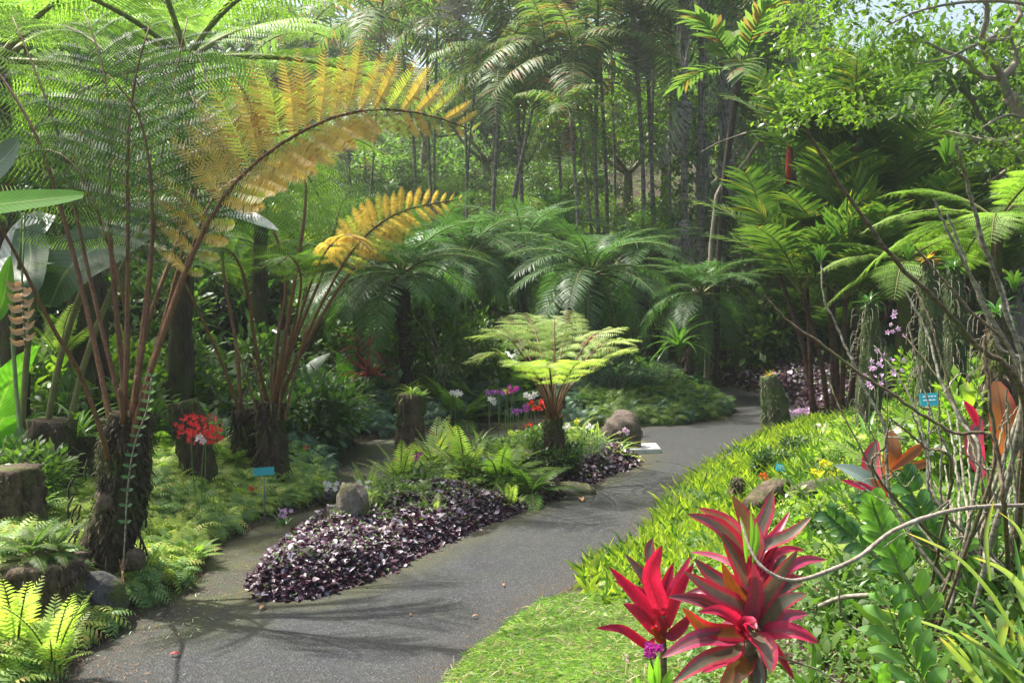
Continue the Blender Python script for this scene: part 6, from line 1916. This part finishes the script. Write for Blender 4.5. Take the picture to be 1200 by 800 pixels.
for pts, r, Y0, Y1, m in [
    (((1200, 473), (1141, 402), (1105, 360), (1047, 302), (987, 220), (945, 151)), .011, 3.3, 3.0, 'cane_brown'),
    (((1198, 480), (1177, 357), (1152, 283), (1133, 214), (1120, 168)), .011, 3.4, 3.2, 'cane'),
    (((1200, 500), (1155, 360), (1127, 305), (1105, 258), (1094, 232)), .009, 3.6, 3.6, 'cane'),
    (((1195, 450), (1133, 360), (1102, 324), (1072, 289)), .008, 3.7, 3.8, 'cane_brown'),
    (((1167, 535), (1115, 506), (1066, 476), (1004, 434), (969, 408), (920, 374), (895, 345)), .008, 3.4, 3.5, 'cane_brown'),
    (((1050, 600), (1037, 502), (1017, 463), (998, 421), (985, 392), (965, 345), (962, 305)), .008, 3.8, 4.0, 'cane'),
    (((1060, 620), (1014, 535), (985, 480), (970, 441)), .006, 3.9, 4.1, 'cane_brown'),
    (((1080, 620), (1040, 574), (1027, 522), (1001, 467)), .006, 3.8, 3.9, 'cane'),
    (((1147, 548), (1128, 496), (1102, 447), (1089, 395), (1060, 340)), .009, 3.6, 3.9, 'cane'),
    (((1160, 580), (1144, 520), (1115, 463), (1092, 382), (1072, 335)), .008, 3.7, 4.0, 'cane_brown'),
    (((1154, 587), (1134, 509), (1102, 447), (1060, 392)), .007, 3.6, 4.0, 'cane_brown'),
    (((1102, 593), (1089, 541), (1073, 480), (1050, 437), (1024, 405)), .007, 3.8, 4.1, 'cane'),
    (((1177, 600), (1170, 541), (1160, 470), (1154, 402)), .010, 3.2, 3.2, 'cane_brown'),
    (((1200, 460), (1170, 405), (1144, 340), (1110, 250)), .010, 3.8, 3.9, 'cane'),
    (((1208, 440), (1190, 390), (1172, 330), (1140, 270)), .009, 4.2, 4.4, 'cane'),
    (((1115, 554), (1082, 522), (1043, 489)), .007, 3.5, 3.5, 'cane_brown'),
    (((1032, 564), (1037, 522), (1043, 489)), .006, 3.5, 3.5, 'cane_brown'),
    (((1102, 597), (1086, 535), (1069, 483)), .007, 3.7, 3.7, 'cane'),
    (((1105, 597), (1103, 522), (1099, 457)), .007, 3.9, 3.9, 'cane'),
    (((1190, 620), (1188, 560), (1180, 470)), .008, 3.4, 3.4, 'cane'),
    (((1140, 640), (1124, 560), (1090, 480), (1064, 380)), .007, 4.0, 4.2, 'cane')]:
    o, P = cane(pts, r * .80, Y0, Y1, m, root=rt())
    tipsP.append(P[-1])
for i in range(16):
    px = random.uniform(1085, 1205)
    py = random.uniform(430, 600)
    bx = px * .35 + 1150 * .65 + random.uniform(-15, 15)
    cane(((bx, 640), ((px + bx) / 2 + random.uniform(-8, 8), (py + 640) / 2), (px, py)), random.uniform(.004, .0075), 3.7, random.uniform(3.4, 4.3), random.choice(['cane', 'cane_brown']), root=rt())
# thin dry twigs
for i in range(16):
    px, py = random.uniform(1030, 1180), random.uniform(450, 640)
    cane(((px, py), (px + random.uniform(-30, 30), py + random.uniform(-25, 25)), (px + random.uniform(-60, 60), py + random.uniform(-40, 40))), .0025, 3.5, 3.6, 'cane')
# leaf tufts at the cane tips
for (px, py, Y, s) in ((1110, 186, 3.25, .075), (961, 303, 4.0, .06), (1188, 335, 3.6, .06), (1065, 300, 3.8, .05)):
    c = W(px, py, Y)
    for i in range(6):
        a = -1.1 + i * .44
        d = np.array([math.sin(a) * .8, random.uniform(-.2, .2), math.cos(a)])
        leaf(canes, CB, [c - [0, 0, .02], c + d * s * .5 + [0, 0, .01], c + d * s], s * .10, 'strap_green', prof='lance', up=(0, -1, .1), n=8, cross=3)
cane(((1130, 210), (1120, 197), (1110, 182)), .004, 3.25, 3.25, 'cane_brown')
# long arching bare branch in front
ap = [W(*p) for p in ((1240, 596, 3.4), (1200, 592, 3.3), (1120, 597, 3.15), (1050, 620, 3.0), (1010, 650, 2.92), (975, 667, 2.86), (930, 680, 2.82), (898, 668, 2.82), (880, 645, 2.85), (868, 610, 2.9))]
ob = gz(ap[0])
t = thing('bare_branch', ob, 'long smooth grey branch arching low across the red cordyline', 'branch')
b = B()
P = spline([ob + (0.1, 0, -.02)] + ap, 60)
b.tube(P, np.interp(np.arange(60), [0, 40, 59], [.0075, .006, .003]) * (1 + .14 * (np.mod(np.arange(60), 7) == 0)) * (1 + R.normal(0, .05, 60)), k=9)
b.obj('branch', M['grey_branch'], t, ob)
t = thing('bare_branch', gz(W(985, 700, 3.4)), 'pale curved root like twig lying over the low green mat', 'branch')
ot = gz(W(985, 700, 3.4))
b = B()
b.tube(spline([W(983, 690, 3.3), W(985, 715, 3.3), W(1000, 735, 3.3), (W(1020, 742, 3.25))], 14), .0035, k=6)
b.obj('twig', M['cane'], t, ot)
b = B()
b.tube(spline([W(960, 710, 3.5), W(985, 700, 3.45), W(1018, 697, 3.4)], 10), .009, k=7)
b.obj('twig', M['cane'], t, ot)
b = B()
b.tube(spline([W(890, 760, 3.0), W(930, 775, 3.0), W(960, 785, 3.0), W(990, 805, 2.9)], 12), .003, k=6)
b.obj('twig', M['cane'], t, ot)

# ------------------------------------------------------------------ plant labels and a rail
def sign(px, py, Y, w, h, tilt, roll, label, lines=2, parts_=True):
    c = W(px, py, Y)
    base = gz(c)
    base[2] = min(base[2], c[2] - .08)
    t = thing('plant_label', base, label, 'sign', 'teal plant labels')
    m = Matrix.Translation(Vector(c - base)) @ Matrix.Rotation(roll, 4, 'Y') @ Matrix.Rotation(tilt, 4, 'X')
    b = B()
    x, z, d = w / 2, h / 2, .003
    V = [(-x, -d, -z), (x, -d, -z), (x, -d, z), (-x, -d, z), (-x, d, -z), (x, d, -z), (x, d, z), (-x, d, z)]
    b.add(V, [[0, 1, 2, 3], [5, 4, 7, 6], [1, 5, 6, 2], [4, 0, 3, 7], [3, 2, 6, 7], [4, 5, 1, 0]])
    part('plate', b.mesh('plate', M['teal'], smooth=False), t, m)
    b = B()
    b.tube(spline([(0, 0, -.03), c - base + np.array([0, .006, 0])], 4), .006, k=6)
    b.obj('stake', M['stake'], t)
    if lines:
        b = B()
        for j in range(lines):
            zc = z * (.35 - j * .55)
            x0 = -x * .7
            while x0 < x * .6:
                wl = random.uniform(.10, .22) * w
                b.add([(x0, -d - .0012, zc), (x0 + wl, -d - .0012, zc), (x0 + wl, -d - .0012, zc + h * .11), (x0, -d - .0012, zc + h * .11)], [[0, 1, 2, 3]])
                x0 += wl + w * .04
        o = part('lettering', b.mesh('lettering', M['white_paint'], smooth=False), t, m)
    return t
sign(1089, 468, 5.6, .105, .075, -.35, -.05, 'teal plant label with pale lettering between the orchid canes')
sign(915, 548, GH(915, 575)[1], .075, .060, -.5, .25, 'small tilted teal plant label near the orange flower')
sign(309, 552, yb - .75, .15, .058, -.2, -.08, 'dark teal plant label at the foot of the double trunked tree fern', 0)
# wooden handrail glimpsed in the shade at the left
o5 = at(250, 11.5)
t = thing('railing', o5, 'grey handrail glimpsed in the shade behind the fern trunks', 'railing')
for (a_, c_) in ((W(170, 492, 11.2), W(285, 455, 12.0)), (W(180, 476, 11.2), W(285, 442, 12.0))):
    b = B()
    b.tube(spline([a_, c_], 4), .02, k=6)
    b.obj('rail', M['metal_rail'], t, o5)
for f_ in (.1, .5, .9):
    a_ = W(175, 476, 11.2) * (1 - f_) + W(285, 442, 12.0) * f_
    b = B()
    b.tube([gz(a_) - [0, 0, .1], a_], .025, k=6)
    b.obj('post', M['metal_rail'], t, o5)

# ------------------------------------------------------------------ fallen leaves and small litter
for i, (px, py, s, lb_) in enumerate([(255, 646, .05, 'brown fallen leaf on the side path'), (681, 587, .055, 'brown fallen leaf on the path beside the bedding'), (602, 770, .03, ''), (590, 687, .02, 'tiny yellow fallen leaf in the middle of the path'), (205, 769, .025, 'small red fallen petal on the near path'),
                                     (557, 724, .02, 'tiny pale fallen leaf on the near path'), (481, 722, .015, 'tiny brown crumb of leaf on the near path'), (308, 714, .03, 'pale fallen leaf at the tip of the island bed')]):
    if not lb_:
        continue
    c = G(px, py) + np.array([0, 0, .012])
    b = B()
    a = random.uniform(0, 6.28)
    d = np.array([math.cos(a), math.sin(a), 0])
    b.ribbon(spline([c - d * s, c + [0, 0, s * .2], c + d * s], 6), s * .42 * np.array([.05, .7, 1, 1, .7, .05]), fold=.5)
    tag(b.obj('fallen_leaf', M['fl_red'] if 'red' in lb_ else M['dead_leaf'], None, c), lb_, 'leaf')
b = B()
q = pick(LEFT, 2200, -.32, .03, ((-3, 2.2), (1.5, 10)), None)
q2 = pick(RIGHT, 250, -.15, .02, ((-.6, 2.2), (4, 11)), None)
q3 = pick(ISLAND, 700, -.18, 0, None, None)
q = np.vstack([q, q2, q3])
P = np.stack([q[:, 0], q[:, 1], np.full(len(q), .010)], 1)
b.scatter(strap_tpl(.6, 1, .2, 2, .2, 'oval'), P, R.normal(0, 1, P.shape) * [1, 1, .15], np.broadcast_to([0, 0, 1.0], P.shape) + R.normal(0, .2, P.shape), R.uniform(.006, .022, len(q)))
kind(b.obj('litter', M['dead_leaf']), 'stuff', 'crumbs of leaves along the path edges')
b = B()
P = np.stack([*G(0, 0)[:0]] or [[0]])if False else None
pts = np.array([G(random.gauss(185, 38), random.gauss(722, 22)) for _ in range(170)])
pts[:, 2] = .012
b.scatter(strap_tpl(.8, 1, .2, 2, .2, 'oval'), pts, R.normal(0, 1, pts.shape) * [1, 1, .2], np.broadcast_to([0, 0, 1.0], pts.shape), R.uniform(.010, .028, len(pts)))
kind(b.obj('seedlings', leafmat('seedling', (.22, .34, .16), (.42, .50, .34), .2, .5)), 'stuff', 'small pale seedlings and litter on the damp path corner')

# epiphytes and wires on the thick fern trunk
t = thing('climbing_orchid', W(155, 600, YA - .2), 'thin climbing orchid with paired leaves hanging down the thick fern trunk', 'orchid')
ot = W(155, 600, YA - .2)
P = spline([W(178, 440, YA - .15), W(172, 480, YA - .22), W(158, 520, YA - .22), W(150, 570, YA - .22), W(146, 640, YA - .23), W(142, 690, YA - .22)], 40)
b = B()
b.tube(P, .0045, k=5)
b.obj('stem', M['cane'], t, ot)
for i in range(0, 30, 2):
    for sg in (-1, 1):
        d = nrm(np.array([sg * 1.0, -.4, .35]))
        leaf(t, ot, [P[i], P[i] + d * .02, P[i] + d * .042], .010, 'glossy' if i > 12 else 'cover_green', up=(0, -.8, .5), n=5, cross=3)
for (px, py, s, m, lb_) in ((124, 588, .055, 'stump', 'brown burl on the left side of the thick fern trunk'), (158, 655, .06, 'stump', 'brown burl low on the right side of the thick fern trunk')):
    b = B()
    c = W(px, py, YA - .12)
    rock('burl', c, (s * .8, s * .7, s), m, lb_, 'burl', seed=px)
t = thing('root_vine', G(145, 700), 'thin brown roots dangling from the trunk base onto the path', 'root')
ot = G(145, 700)
b = B()
for k in range(4):
    b.tube(spline([W(140 + k * 3, 655, YA - .2), W(146 - k * 3, 690, YA - .3), G(140 - k * 8, 715) + [0, 0, .01], G(105 + k * 5, 745 + k * 3) + [0, 0, .012]], 14), .0035, k=5)
b.obj('root', M['petiole'], t, ot)
# thin grass stems with seeds leaning over the path on the right
t = thing('seeding_grass', GH(850, 560), 'thin pale seed stems leaning out over the path edge', 'grass plant')
ot = GH(850, 560)
b = B()
for (a_, m_, c_) in (((855, 570), (800, 545), (768, 540)), ((860, 575), (820, 560), (775, 553)), ((855, 560), (848, 530), (852, 520)), ((850, 565), (845, 540), (860, 528))):
    b.tube(spline([W(*a_, ot[1]), W(*m_, ot[1]), W(*c_, ot[1])], 8), .003, k=4, cap=False)
b.obj('stem', M['cane'], t, ot)

# ------------------------------------------------------------------ haze
b = B()
x, y0, y1, z0, z1_ = 58, -6, 72, -1.2, 27
V = [(-x, y0, z0), (x, y0, z0), (x, y1, z0), (-x, y1, z0), (-x, y0, z1_), (x, y0, z1_), (x, y1, z1_), (-x, y1, z1_)]
b.add(V, [[0, 3, 2, 1], [4, 5, 6, 7], [0, 1, 5, 4], [1, 2, 6, 5], [2, 3, 7, 6], [3, 0, 4, 7]])
m, nt, out = newmat('haze_air')
pv = N(nt, 'ShaderNodeVolumePrincipled')
pv.inputs['Color'].default_value = (0.93, 0.97, 1.0, 1)
pv.inputs['Density'].default_value = 0.0016
pv.inputs['Anisotropy'].default_value = 0.6
nt.links.new(pv.outputs[0], out.inputs['Volume'])
hz = kind(b.obj('haze', m, smooth=False), 'stuff', 'thin bright haze in the air between the palms')
